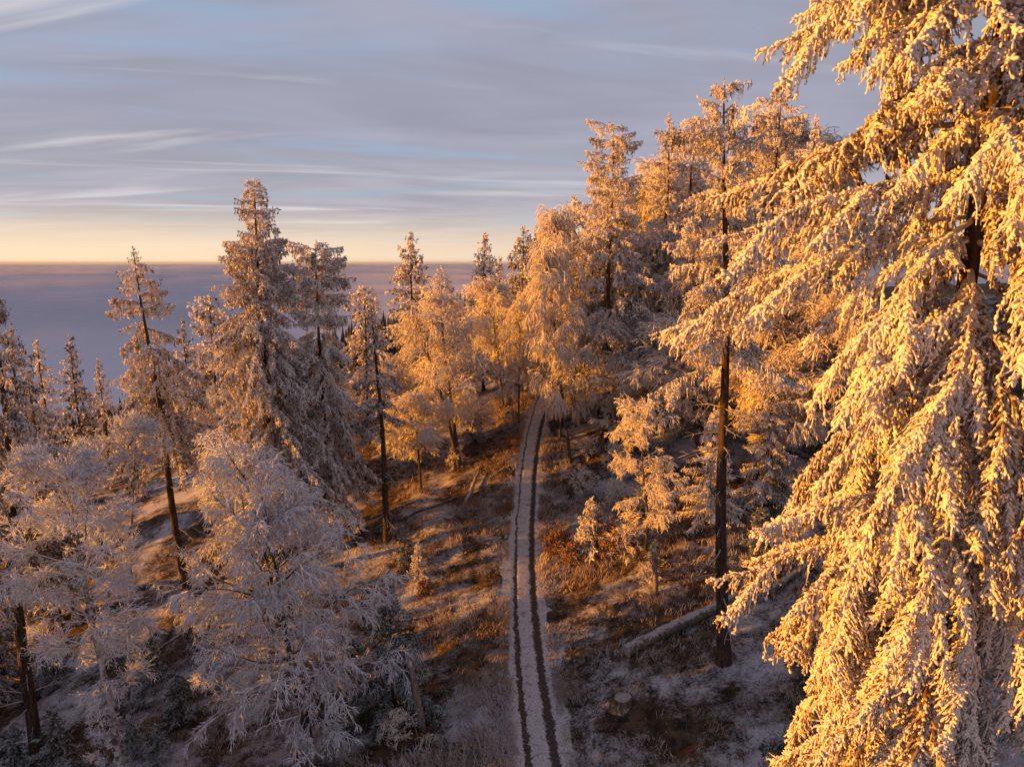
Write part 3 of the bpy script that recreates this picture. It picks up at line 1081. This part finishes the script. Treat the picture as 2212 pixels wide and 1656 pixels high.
# ------------------------------------------------------------------ frosted birches and beeches
decid((930, 622), 64, 'round crowned golden birch with two dark leaning trunks left of the track', 4.4, seed=31, cb=0.34, trunks=2, weep=0.36, limbs=32, n2=8, n3=6, n4=4, tl3=1.5, tl4=.8, tr=0.026,
      base_x=-5.0, r0=.24, up0=50, copy_key='birch_round')
decid((1062, 615), 76, 'smaller glowing round birch on one straight trunk near the track end', 4.2, seed=32, cb=0.42, weep=0.40, limbs=26, n2=8, n3=7, n4=5, tl3=1.4, tl4=.8, tr=0.028, base_x=at(1088, 860, 76)[0], copy_key='birch_small')
decid((1180, 530), 61, 'tall weeping birch hanging over the far end of the track', 4.2, seed=33, cb=0.26, weep=0.75, limbs=32, n2=8, n3=6, n4=4, tl3=1.6, tl4=.9, tr=0.026, base_x=at(1235, 900, 61)[0],
      up0=58, prof=lambda u: 0.55 + 0.45 * math.sin(math.pi * min(1, u * 0.9 + .1)), copy_key='birch_weep')
decid((1255, 450), 68, 'weeping golden birch mass below the thin topped spruce', 4, seed=34, copy_key='birch_weep')
decid((1415, 400), 74, 'feathery golden birch in the middle of the right hand wood', 4, seed=35, copy_key='birch_weep')
decid((1690, 300), 68, 'fine twigged golden beech with dark forked limbs under the level topped spruce', 4.5, seed=36, cb=.3, trunks=2, weep=.3, limbs=28, n2=8, n3=6, n4=4, tl3=1.4, tl4=.8, tr=.028, copy_key='birch_fork')
decid((1550, 420), 62, 'golden twigged birch behind the lanky spruce', 4, seed=37, copy_key='birch_round')
decid((1330, 560), 66, 'low golden birch with drooping veils beneath the thin topped spruce', 4, seed=38, copy_key='birch_weep')
decid((1480, 560), 64, 'drooping birch with grey shaded veils left of the lanky spruce', 4, seed=39, copy_key='birch_small')
decid((880, 760), 68, 'coppery birch behind the round crowned birch, low and wide', 4, seed=40, copy_key='birch_small')
decid((1640, 520), 56, 'thick golden beech twigs between the lanky and the huge spruce', 4, seed=47, copy_key='birch_fork')

decid((130, 925), 27, 'grey hoar frosted beech in shade at the lower left', 3.2, name='beech_tree', seed=41, cb=0.40, weep=0.10, limbs=40, n2=9, n3=7, n4=6, tl3=0.75, tl4=.34, tr=0.0135, flat=0.5,
      base_x=-17.2, r0=.2, up0=46, bark=M['bark_frost'], tmat=M['frost_beech'], min_elev=0)
decid((288, 862), 35, 'small grey frosted beech top on a slanting stem in front of the slim spruce', 1.4, name='beech_tree', seed=42, cb=0.88, weep=0.02, limbs=16, n2=7, n3=6, n4=5, tl3=0.6, tl4=.3, tr=0.014, flat=.5,
      base_x=at(230, 1200, 35)[0], r0=.12, up0=40, bark=M['bark_frost'], tmat=M['frost_beech'])
decid((560, 965), 31, 'large spreading frosted beech with pink lit top, lower left of the track', 5.3, name='beech_tree', seed=43, cb=0.14, trunks=3, weep=0.34, limbs=76, n2=9, n3=7, n4=6, tl3=0.85, tl4=.42, prof=lambda u: 0.55 + 0.45 * math.sin(math.pi * min(1, u + 0.12)), tr=0.0165,
      base_x=at(665, 1500, 31)[0], r0=.20, up0=48, tmat=M['frost_beech'], bark=M['bark_beech'])
decid((1375, 838), 44.5, 'small crooked frosted birch with a wide bowed crown right of the track', 2.7, seed=44, cb=0.16, weep=0.30, limbs=24, n2=8, n3=6, n4=5, tl3=.8, tl4=.42, tr=.018, base_x=9.3, r0=.14, up0=16, flat=.5, trunk_bend=.8, prof=lambda u: 0.55 + 0.45 * math.sin(3.14 * min(1, u)))
decid((215, 1535), 28, 'little frosted sapling with bare spreading twigs at the lower left', 1.2, name='sapling', cat='sapling', seed=45, cb=.1, weep=0.02, limbs=14, n2=6, n3=5, n4=4, tl3=.35, tl4=.18, tr=.009, r0=.03, tmat=M['frost_beech'], up0=55)

# further trees that close the wood
for key, px, py, Y, label, fat in (
        ('birch_small', 905, 850, 60, 'low coppery birch under the round crowned birch', 1.3),
        ('birch_small', 1025, 850, 66, 'coppery twigged birch between the round birch and the track', 1.3),
        ('birch_round', 735, 800, 66, 'shaded birch filling the gap behind the bare black trunk', 1.1),
        ('birch_fork', 470, 820, 66, 'pinkish birch between the slim and the tallest left spruces', 1.1),
        ('birch_small', 1310, 700, 63, 'golden veiled birch low down right of the weeping birch', 1.3),
        ('birch_fork', 1600, 640, 61, 'tangle of golden beech twigs behind the lanky bare trunk', 1.2),
        ('birch_round', 1730, 470, 50, 'golden beech crown left of the huge spruce', 1.1),
        ('birch_weep', 1430, 690, 64, 'drooping coppery birch between bare trunks in the right hand wood', 1.2),
        ('birch_fork', 1300, 380, 78, 'golden beech crown behind the thin topped spruce', 1.1),
        ('birch_round', 1520, 330, 76, 'pale golden beech crown high in the wood', 1.1),
        ('birch_fork', 1780, 420, 62, 'beech with dark limbs deep behind the huge spruce', 1.1),
        ('birch_weep', 1120, 640, 70, 'weeping birch beyond the end of the track', 1.0),
        ('birch_fork', 1215, 540, 66, 'bright golden beech behind the left flank of the weeping birch', 1.1),
        ('birch_round', 1640, 260, 72, 'tall golden beech crown between the lanky and level topped spruces', 1.2),
        ('birch_round', 1775, 300, 64, 'glowing beech crown right beside the top of the huge spruce', 1.3),
        ('birch_fork', 1400, 330, 84, 'golden beech crown filling the gap under the slender spire', 1.3),
        ('birch_round', 1380, 500, 68, 'dense glowing birch crown between the thin topped spruce and the slender spire', 1.2),
        ('birch_fork', 1300, 640, 67, 'golden birch with thin dark limbs behind the low veiled birch', 1.2),
        ('birch_round', 1500, 640, 68, 'round golden birch crown behind the lanky bare trunk, lower row', 1.2),
        ('birch_weep', 1290, 500, 72, 'tall veiled golden birch behind the flank of the thin topped spruce', 1.3),
        ('birch_fork', 1460, 430, 78, 'wide golden beech crown between the slender spire and the lanky spruce', 1.4),
        ('birch_round', 1580, 480, 70, 'wide golden birch crown right behind the lanky spruce, upper row', 1.3),
        ('birch_fork', 1350, 760, 60, 'low golden beech twigs above the small crooked birch', 1.5),
        ('birch_fork', 1690, 600, 52, 'golden beech between the lanky bare trunk and the huge spruce', 1.3),
        ('birch_round', 1790, 620, 50, 'shaded birch deep behind the left boughs of the huge spruce', 1.3),
        ('birch_small', 1530, 700, 54, 'veiled golden birch left behind the lanky bare trunk, lower row', 1.4),
        ('birch_small', 1660, 760, 50, 'shaded birch beside the dark half grown spruce', 1.3)):
    decid((px, py), Y, label, 4, seed=int(px + py), copy_key=key, fat=fat)
for key, px, py, Y, label, fat in (
        ('s_d', 20, 700, 62, 'frosted spruce in shade at the left edge behind the cut off spruce', 1.2),
        ('s_d', 620, 760, 64, 'frosted spruce hidden behind the tallest left spruce', 1.2),
        ('s_b', 450, 640, 96, 'far little spruce tip right of the slim spruce', 1.1),
        ('s_m', 1430, 330, 88, 'tall frosted spruce in the back row of the right hand wood', 1.2),
        ('s_m', 1590, 300, 90, 'back row spruce behind the tip of the lanky spruce', 1.2),
        ('s_m', 1340, 450, 92, 'back row spruce right behind the thin topped spruce', 1.2),
        ('s_m', 1720, 260, 84, 'back row spruce at the edge of the huge spruce', 1.2),
        ('s_c', 1200, 480, 88, 'golden spruce behind the weeping birch crown', 1.2)):
    spruce((px, py), Y, label, 4, seed=int(px), lod='far', copy_key=key, fat=fat)

# unseen spruces added beyond the left edge, their heights set to shade the hollow


def beyond(name, label, cat, group, x, y, ztop, fat, rz):
    t = thing(name, label, cat, (x, y, lz(x, y)), group, rz)
    src, H0 = _proto['s_d']
    for ch in src.children:
        c = ch.copy()
        COL.objects.link(c)
        c.parent = t
    s = (ztop - lz(x, y)) / H0
    t.scale = (s * fat, s * fat, s)


for i, (x, y, zt, fat) in enumerate(((-37, 12, 9, 1.4), (-36, 16.5, 22, 1.2), (-39, 19, 24, 1.2), (-36, 21.5, 23, 1.2), (-39.5, 24, 13, 1.3), (-36.5, 26.5, 8.5, 1.4), (-41, 28.5, 8, 1.5), (-37, 31.5, 7.5, 1.5), (-42, 34, 6, 1.5))):
    beyond('spruce_tree', 'unseen frosted spruce added beyond the left edge to shade the hollow', 'tree', 'added shade spruces beyond the left edge', x, y, zt, fat, i * 1.1)
for i in range(13):  # unseen low spruces added to shade the hollow floor and leave the bank lit
    beyond('young_spruce', 'unseen low bushy frosted spruce added beyond the left edge to shade the ground', 'young tree', 'added shade thicket beyond the left edge', -36.5 - 2.5 * (i % 2), 27.5 + 1.35 * i, (1.6, 0.6, 2.0)[i % 3], 1.9, i * 1.7)
# ------------------------------------------------------------------ undergrowth


def grass():
    rng = np.random.default_rng(12)
    mb = MB()
    nt = 17000
    Y = 20 + 62 * rng.random(nt) ** 1.15
    X = path_x(Y) + rng.choice([-1, 1], nt) * (1.25 + 24 * rng.random(nt) ** 2.1)
    dens = fbm(X / 5 + 9, Y / 5, 3)
    side = np.where(X < path_x(Y), 1.0, 0.0)
    ok = dens + 0.25 * rng.random(nt) > -0.02
    X, Y, dens = X[ok], Y[ok], dens[ok]
    nt = len(X)
    Z = land(X, Y)
    m = 9
    n = nt * m
    big = np.clip(0.55 + 1.3 * fbm(X / 3.1, Y / 3.1 + 50, 2), 0.3, 1.2)
    tuft_az = fbm(X / 4, Y / 4 + 7, 2) * 9
    base = np.stack([np.repeat(X, m), np.repeat(Y, m), np.repeat(Z, m)], -1)
    base[:, :2] += rng.normal(0, 0.13, (n, 2))
    base[:, 2] -= 0.04
    az = np.repeat(tuft_az, m) + rng.normal(0, 1.1, n)
    lean_ = rng.uniform(0.25, 1.1, n)
    Lb = np.repeat(big, m) * rng.uniform(0.35, 0.95, n)
    d1 = np.stack([np.cos(az) * np.sin(lean_ * .6), np.sin(az) * np.sin(lean_ * .6), np.cos(lean_ * .6)], -1)
    d2 = np.stack([np.cos(az) * np.sin(lean_ * 1.7), np.sin(az) * np.sin(lean_ * 1.7), np.cos(lean_ * 1.7)], -1)
    a2 = rng.random(n) * 6.28
    wv = np.stack([np.cos(a2), np.sin(a2), 0 * a2], -1) * rng.uniform(0.010, 0.022, n)[:, None]
    mid = base + d1 * Lb[:, None] * 0.55
    tip = mid + d2 * Lb[:, None] * 0.5
    V = np.stack([base - wv, base + wv, mid - wv * .8, mid + wv * .8, tip], 1).reshape(-1, 3)
    b = np.arange(n) * 5
    F4 = np.stack([b, b + 1, b + 3, b + 2], -1)
    F3 = np.stack([b + 2, b + 3, b + 4], -1)
    tone = np.clip(np.repeat(0.5 + 0.9 * fbm(X / 6, Y / 6 + 20, 3), m) + rng.normal(0, 0.18, n), 0, 1)
    mb.add(V, F4, F3, np.repeat(tone, 5))
    tag(mb.build('grass', M['grass'], smooth=False), kind='stuff')


def heather():
    """low frosted twiggy ground cover"""
    rng = np.random.default_rng(13)
    mb = MB()
    n = 13000
    Y = 19 + 66 * rng.random(n) ** 1.1
    X = path_x(Y) + rng.choice([-1, 1], n, p=[.45, .55]) * (1.7 + 30 * rng.random(n) ** 1.5)
    ok = fbm(X / 4 + 31, Y / 4 + 3, 3) + 0.3 * rng.random(n) > 0.10
    X, Y = X[ok], Y[ok]
    n = len(X)
    Z = land(X, Y)
    k_ = 3
    P = np.repeat(np.stack([X, Y, Z - 0.03], -1), k_, 0) + rng.normal(0, 0.10, (n * k_, 3)) * [1, 1, 0.3]
    D = rng.normal(0, 0.75, (n * k_, 3)) + [0, 0, 0.7]
    fingers(mb, P, D, rng.uniform(0.14, 0.42, n * k_), rng.uniform(0.014, 0.034, n * k_),
            np.clip(np.repeat(0.5 + fbm(X / 3, Y / 3 + 70, 3), k_) + rng.normal(0, .2, n * k_), 0, 1), False, 3)
    tag(mb.build('ground_cover', M['heather'], smooth=False), kind='stuff')


grass()
heather()


def young(px, py, top, label, R=None, seed=0, mat='frost_dark', key=None, group=None, fat=1.0):
    """a young spruce by the pixels of its foot and its tip"""
    g = gnd(px, py)
    d = ray(px, top)
    H = CAMZ + d[2] * (g[1] / d[1]) - g[2]
    t = thing('young_spruce', label, 'young tree', g, group)
    rng = np.random.default_rng(seed)
    if key and key in _proto:
        src, H0 = _proto[key]
        for ch in src.children:
            c = ch.copy()
            COL.objects.link(c)
            c.parent = t
        s = H / H0
        t.scale = (s * fat, s * fat, s)
        t.rotation_euler.z = rng.random() * 6.28
        return t
    trunk_mb(H * .98, 0.012 * H + .02, None, 8, 6, 0.012, -0.2).build('trunk', M['bark'], t)
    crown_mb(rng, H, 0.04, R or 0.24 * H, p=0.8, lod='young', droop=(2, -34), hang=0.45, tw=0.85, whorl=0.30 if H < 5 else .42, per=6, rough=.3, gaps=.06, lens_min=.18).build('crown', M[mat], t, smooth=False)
    if key: _proto[key] = (t, H)
    return t


young(850, 1545, 1265, 'dark young spruce standing behind the big frosted beech beside the track', seed=61, R=2.2)
young(905, 1250, 1170, 'small young spruce with sunlit tip above the orange grass bank', seed=62, mat='frost', key='y_a')
young(875, 1225, 1135, 'small shaded young spruce next to the sunlit one above the orange grass bank', seed=63, key='y_b')
young(1275, 1195, 1075, 'golden young spruce with a thin bare leader right of the track', seed=64, mat='frost', key='y_a', fat=1.2)
young(1640, 1195, 1085, 'grey frosted young spruce right of the long bare trunk', seed=66, key='y_b', fat=1.2)
young(1650, 1100, 770, 'dark half grown spruce just right behind the long bare trunk', seed=67, R=2.2, mat='frost')
young(1530, 1130, 880, 'golden lit half grown spruce just left behind the long bare trunk', seed=68, R=1.9, mat='frost')
young(1740, 1700, 1540, 'dark young spruce at the bottom edge beneath the huge spruce', seed=69, R=1.7)
young(1880, 1690, 1570, 'small dark spruce under the lowest boughs of the huge spruce', seed=70, key='y_b')
young(130, 1690, 1525, 'dark young spruce at the bottom left between two trunks', seed=71, key='y_b', fat=1.1)
young(290, 1640, 1545, 'dark little spruce right of the frosted sapling', seed=72, key='y_b')
young(1100, 905, 850, 'little dark spruce beside the far end of the track', seed=73, key='y_b')
young(1415, 1215, 1165, 'low frosted spruce at the foot of the small crooked birch', seed=74, key='y_b', fat=1.5)
young(1030, 960, 880, 'dark young spruce among the trunks left of the far track', seed=75, key='y_b')
young(905, 1010, 930, 'blue grey young spruce behind the bare black trunk', seed=76, key='y_b', fat=1.3)


def bush(px, py, h, label, seed, R, mat='rust_leaf', name='bush', key=None, group=None):
    g = gnd(px, py)
    t = thing(name, label, 'bush', g, group)
    if key and key in _proto:
        src, H0 = _proto[key]
        for ch in src.children:
            c = ch.copy()
            COL.objects.link(c)
            c.parent = t
        s = h / H0
        t.scale = (s, s, s)
        t.rotation_euler.z = seed * 1.3
        return t
    wood, twig = decid_mbs(seed, h, R, cb=0.05, trunks=4, weep=0.12, limbs=26, n2=5, n3=5, n4=0, tl3=.35, tr=.012, r0=.03, up0=40, l0k=6, lean=(0, 0))
    if mat == 'rust_leaf':
        rng = np.random.default_rng(seed)
        v = np.concatenate(twig.v)
        q = v[rng.integers(0, len(v), 5200)]
        fingers(twig, q, rng.normal(0, 1, (5200, 3)), rng.uniform(.09, .17, 5200), rng.uniform(.02, .04, 5200), rng.random(5200), False, 3)
    wood.build('stem', M['bark_beech'], t)
    twig.build('foliage', M[mat], t, smooth=False)
    if key: _proto[key] = (t, h)
    return t


bush(1205, 1195, 1.5, 'orange leafed bush at the right verge of the track in full sun', 81, 1.3, key='b_r')
bush(1240, 1215, 1.2, 'low rusty bush between the verge bush and the golden young spruce', 82, 1.3, key='b_r')
bush(1310, 1185, 1.6, 'coppery bush between golden and brownish young spruces', 83, 1.3, key='b_r')
bush(1345, 1200, 1.9, 'tall coppery bush under the small crooked birch', 93, 1.4, mat='frost_twig', key='b_f')
bush(1400, 1110, 2.0, 'frosted orange bush up the bank behind the small crooked birch', 94, 1.4, mat='frost_twig', key='b_f')
bush(1330, 1010, 2.0, 'twiggy frosted bush left of the crooked birch crown', 95, 1.4, mat='frost_twig', key='b_f')
bush(920, 1285, 0.9, 'glowing rust coloured bush at the end of the orange grass bank', 84, 1.3, key='b_r')
bush(1260, 1060, 1.8, 'wide frosted bush under the bowed birch crown', 85, 1.5, mat='frost_twig', key='b_f')
bush(1330, 1090, 1.9, 'frosted twiggy bush close to the small crooked birch trunk', 86, 1.5, mat='frost_twig', key='b_f')
bush(1265, 985, 1.6, 'pale frosted bush up the bank beside the weeping birch', 87, 1.5, mat='frost_twig', key='b_f')
bush(985, 1010, 1.9, 'coppery frosted bush between the leaning birch trunks', 88, 1.5, mat='frost_twig', key='b_f')
bush(1400, 1260, 1.1, 'frosted brushwood beside the white broken stem', 89, 1.5, mat='frost_twig', key='b_f')
bush(860, 1600, 1.3, 'thin frosted bush with orange tinge at the foot of the broken white stem', 90, 1.5, mat='frost_twig', key='b_f')
bush(1470, 930, 2.2, 'grey frosted bush in shade left of the long bare trunk', 91, 1.5, mat='frost_twig', key='b_f')

# ------------------------------------------------------------------ dead wood


def log_between(a, b, r0, r1, label, name='fallen_log', cat='log', mat='log', seed=0, sag=0.0, sides=12, lift=0.0):
    a, b = np.array(a, float), np.array(b, float)
    rng = np.random.default_rng(seed)
    k_ = 26
    t = np.linspace(0, 1, k_)
    P = a + (b - a) * t[:, None] + np.cumsum(rng.normal(0, 0.012, (k_, 3)), 0)
    g = land(P[:, 0], P[:, 1])
    P[:, 2] = np.maximum(P[:, 2], g + r0 * 0.5) + lift
    root = thing(name, label, cat, P[0])
    Rr = r0 + (r1 - r0) * t
    mb = MB()
    tubes(mb, P - P[0], Rr * (1 + 0.07 * rng.normal(0, 1, k_)), sides)
    mb.build('trunk', M[mat], root)
    if r0 > 0.1:
        for e, s_, rr in ((0, 1, Rr[0]), (k_ - 1, -1, Rr[-1])):
            T = nrm(P[1] - P[0]) if e == 0 else nrm(P[-1] - P[-2])
            A = nrm(np.cross(T, [0, 0, 1.0]))
            B = np.cross(T, A)
            an = np.arange(sides) * 2 * math.pi / sides
            c0 = P[e] - P[0]
            ring = (np.cos(an)[:, None] * A + np.sin(an)[:, None] * B) * rr * 1.0
            m_ = MB()
            v = np.concatenate([[(-s_ * T * 0.012)], ring])
            j = np.arange(sides)
            m_.add(v, None, np.stack([0 * j, 1 + j, 1 + (j + 1) % sides], -1))
            o = m_.build('cut_end', M['cut'], root, smooth=False)
            o.location = c0
    return root


g1, g2 = gnd(1352, 1418), gnd(1640, 1275)
log_between(g1 + [0, 0, .32], g2 + [0, 0, .3], 0.36, 0.27, 'long snow dusted log lying uphill across the right bank', seed=1)
g1, g2 = gnd(1640, 1300), gnd(1760, 1225)
log_between(g1 + [0, 0, .25], g2 + [0, 0, .25], 0.24, 0.18, 'further snowy log partly hidden behind the huge spruce', seed=2)
g1, g2 = gnd(1005, 1090), gnd(1035, 1030)
log_between(g1 + [0, 0, .2], g2 + [0, 0, .5], 0.2, 0.12, 'short pale log leaning at the foot of the leaning birch', seed=3)
g1, g2 = gnd(760, 1168), gnd(985, 1078)
log_between(g1 + [0, 0, .05], g2 + [0, 0, .2], 0.07, 0.13, 'long dark fallen branch across the snowy slope behind the bare trunk', name='fallen_branch', cat='branch', mat='bark_bare', seed=4, sides=7)
g1, g2 = gnd(800, 1120), gnd(900, 1085)
log_between(g1 + [0, 0, .05], g2 + [0, 0, .1], 0.06, 0.10, 'short fallen branch above the long one on the snowy slope', name='fallen_branch', cat='branch', mat='bark_bare', seed=5, sides=7)
g1, g2 = gnd(270, 1462), gnd(430, 1362)
log_between(g1 + [0, 0, .3], g2 + [0, 0, .6], 0.07, 0.12, 'thin fallen pole in the dark hollow left of the big frosted beech', name='fallen_branch', cat='branch', mat='log', seed=6, sides=7)
g1, g2 = gnd(1270, 975), gnd(1225, 1000)
log_between(g1 + [0, 0, .15], g2 + [0, 0, .15], 0.16, 0.13, 'snow topped log on the shaded bank beside the far track', seed=7)
g1, g2 = gnd(1440, 1375), gnd(1490, 1355)
log_between(g1 + [0, 0, .35], g2 + [0, 0, .45], 0.05, 0.03, 'orange lit stick leaning on the long log', name='fallen_branch', cat='branch', mat='dead_twig', seed=8, sides=6, lift=.1)
g1, g2 = gnd(1830, 840), gnd(1700, 880)
log_between(g1 + [0, 0, .3], g2 + [0, 0, .3], 0.3, 0.22, 'mossy fallen trunk up in the wood behind the huge spruce', seed=9)


def stump(px, py, r, h, label, seed, name='tree_stump', jag=0.0):
    g = gnd(px, py)
    rng = np.random.default_rng(seed)
    t = thing(name, label, 'stump', g)
    n = 14
    an = np.arange(n) * 2 * math.pi / n
    mb = MB()
    rows = []
    wob = 1 + rng.normal(0, 0.06, n)
    for zz, f in ((-0.25, 1.55), (0.0, 1.32), (0.12, 1.12), (h * .5, 1.02), (h, 1.0)):
        rr = r * f * (1 + (wob - 1) * (1.8 if f > 1.2 else 1))
        rows.append(np.stack([np.cos(an) * rr, np.sin(an) * rr, zz + (jag * rng.random(n) if zz == h else 0) + 0.05 * np.cos(an) * (zz == h)], -1))
    V = np.concatenate(rows)
    j = np.arange(n)
    F = np.concatenate([np.stack([k_ * n + j, k_ * n + (j + 1) % n, (k_ + 1) * n + (j + 1) % n, (k_ + 1) * n + j], -1) for k_ in range(4)])
    mb.add(V, F)
    mb.build('bark', M['log'], t)
    top = MB()
    ring = rows[-1] * [0.97, .97, 1]
    top.add(np.concatenate([[[0, 0, h + jag * .2 - .01]], ring]), None, np.stack([0 * j, 1 + j, 1 + (j + 1) % n], -1))
    top.build('cut_face', M['cut'], t, smooth=False)
    return t


stump(1322, 1318, .36, .62, 'snow capped stump uphill of the long log', 1)
stump(1345, 1525, .42, .5, 'low snowy stump downhill of the long log in brown grass', 2)
stump(1540, 1418, .16, .55, 'short broken stump touching the long bare trunk', 4, jag=.3)
stump(890, 1215, .18, .22, 'tiny white stump on the grass bank left of the track', 5)
stump(1055, 1055, .16, .25, 'small snowy stump left of the far track', 6)


def snag(px, py, tx, ty, r, label, seed):
    """a broken off, frost coated stem"""
    g = gnd(px, py)
    d = ray(tx, ty)
    tp = np.array([0, 0, CAMZ]) + d * (g[1] / d[1])
    rng = np.random.default_rng(seed)
    t = thing('broken_stem', label, 'dead tree', g)
    k_ = 9
    u_ = np.linspace(0, 1, k_)
    P = (tp - g) * u_[:, None] + rng.normal(0, 0.02, (k_, 3))
    P[0, 2] -= 0.3
    mb = MB()
    tubes(mb, P, r * (1.25 - .4 * u_), 8, caps=True)
    mb.build('trunk', M['dead_twig'], t)
    n = 7
    p, tg = lerp_poly(P[None], np.array([[.96] * n]))
    s_ = MB()
    fingers(s_, p[0] + rng.normal(0, r * .3, (n, 3)), tg[0] + rng.normal(0, .2, (n, 3)), rng.uniform(.15, .5, n), np.full(n, r * .3), rng.random(n), True, 5)
    s_.build('splinter', M['dead_twig'], t)
    tag(t.children[-1], kind='stuff')
    return t


snag(915, 1575, 885, 1425, .15, 'white broken stem leaning beside the dark young spruce', 1)
snag(1418, 1285, 1412, 1185, .15, 'white frost coated broken stem below the small crooked birch', 2)


def arch(px, py, w_, h, label, seed, flip=1):
    """a thin stem bowed right over by the frost"""
    g = gnd(px, py)
    rng = np.random.default_rng(seed)
    t = thing('bowed_sapling', label, 'sapling', g)
    a = np.linspace(0, math.pi * .93, 16)
    P = np.stack([flip * w_ * (1 - np.cos(a)) / 2, 0.15 * a, h * np.sin(a) - .05], -1)[None]
    mb = MB()
    tubes(mb, P, 0.022 * (1.2 - .7 * np.linspace(0, 1, 16)), 5, [.6])
    mb.build('stem', M['dead_twig'], t)
    m_ = 34
    p, tg = lerp_poly(P, np.sort(.3 + .7 * rng.random((1, m_))))
    Q = grow(rng, p[0], tg[0] + rng.normal(0, .6, (m_, 3)), rng.uniform(.2, .6, m_), 4, 1.2, .15)
    tw = MB()
    tubes(tw, Q, .012, 3, rng.random(m_))
    tw.build('twigs' if False else 'foliage', M['frost_twig'], t)
    return t


arch(905, 1620, 1.9, 2.1, 'thin sapling bowed right over by frost near the bottom edge', 1, -1)
arch(960, 1640, 1.2, 1.2, 'smaller bowed sapling with orange lit tips near the bottom edge', 2, -1)

for i, (px, py, top, f, label) in enumerate((
        (40, 1700, 1560, 1.2, 'dark small spruce in the bottom left corner'),
        (330, 1480, 1385, 1.3, 'dark small spruce beside the thin fallen pole'),
        (395, 1560, 1450, 1.2, 'dark small spruce left of the big frosted beech, lower one'),
        (250, 1420, 1330, 1.3, 'dark small spruce under the grey frosted beech'),
        (440, 1420, 1330, 1.2, 'dark small spruce left of the big frosted beech, upper one'),
        (120, 1480, 1380, 1.3, 'dark small spruce between the left edge trunk and the grey beech'),
        (760, 1480, 1370, 1.3, 'dark small spruce behind the big frosted beech stems'),
        (345, 1650, 1560, 1.2, 'dark small spruce at the bottom edge left of the big frosted beech'),
        (20, 1440, 1330, 1.3, 'dark small spruce at the left edge behind the tall trunk'),
        (560, 1330, 1250, 1.3, 'dark small spruce below the tallest left spruce'))):
    young(px, py, top, label, seed=200 + i, key='y_b', fat=f)
# stubs of broken branches on the long log
lg = [o for o in SC.objects if o.name == 'fallen_log'][0]
rng = np.random.default_rng(8)
g1, g2 = gnd(1352, 1418), gnd(1640, 1275)
ax = (g2 - g1)
stub = MB()
tubes(stub, np.array([[0, 0, 0], [0, 0, .12], [.02, 0, .26]]), np.array([.04, .032, .022]), 6, [.5], caps=True)
sm = stub.mesh('branch_stub', M['log'])
for f in (.18, .33, .47, .62, .8):
    b = link('branch_stub', sm, lg)
    b.location = Vector(ax * f) + Vector((0, 0, .27 - .05 * f))
    b.rotation_euler = (rng.normal(0, .7), rng.normal(0, .7), 0)
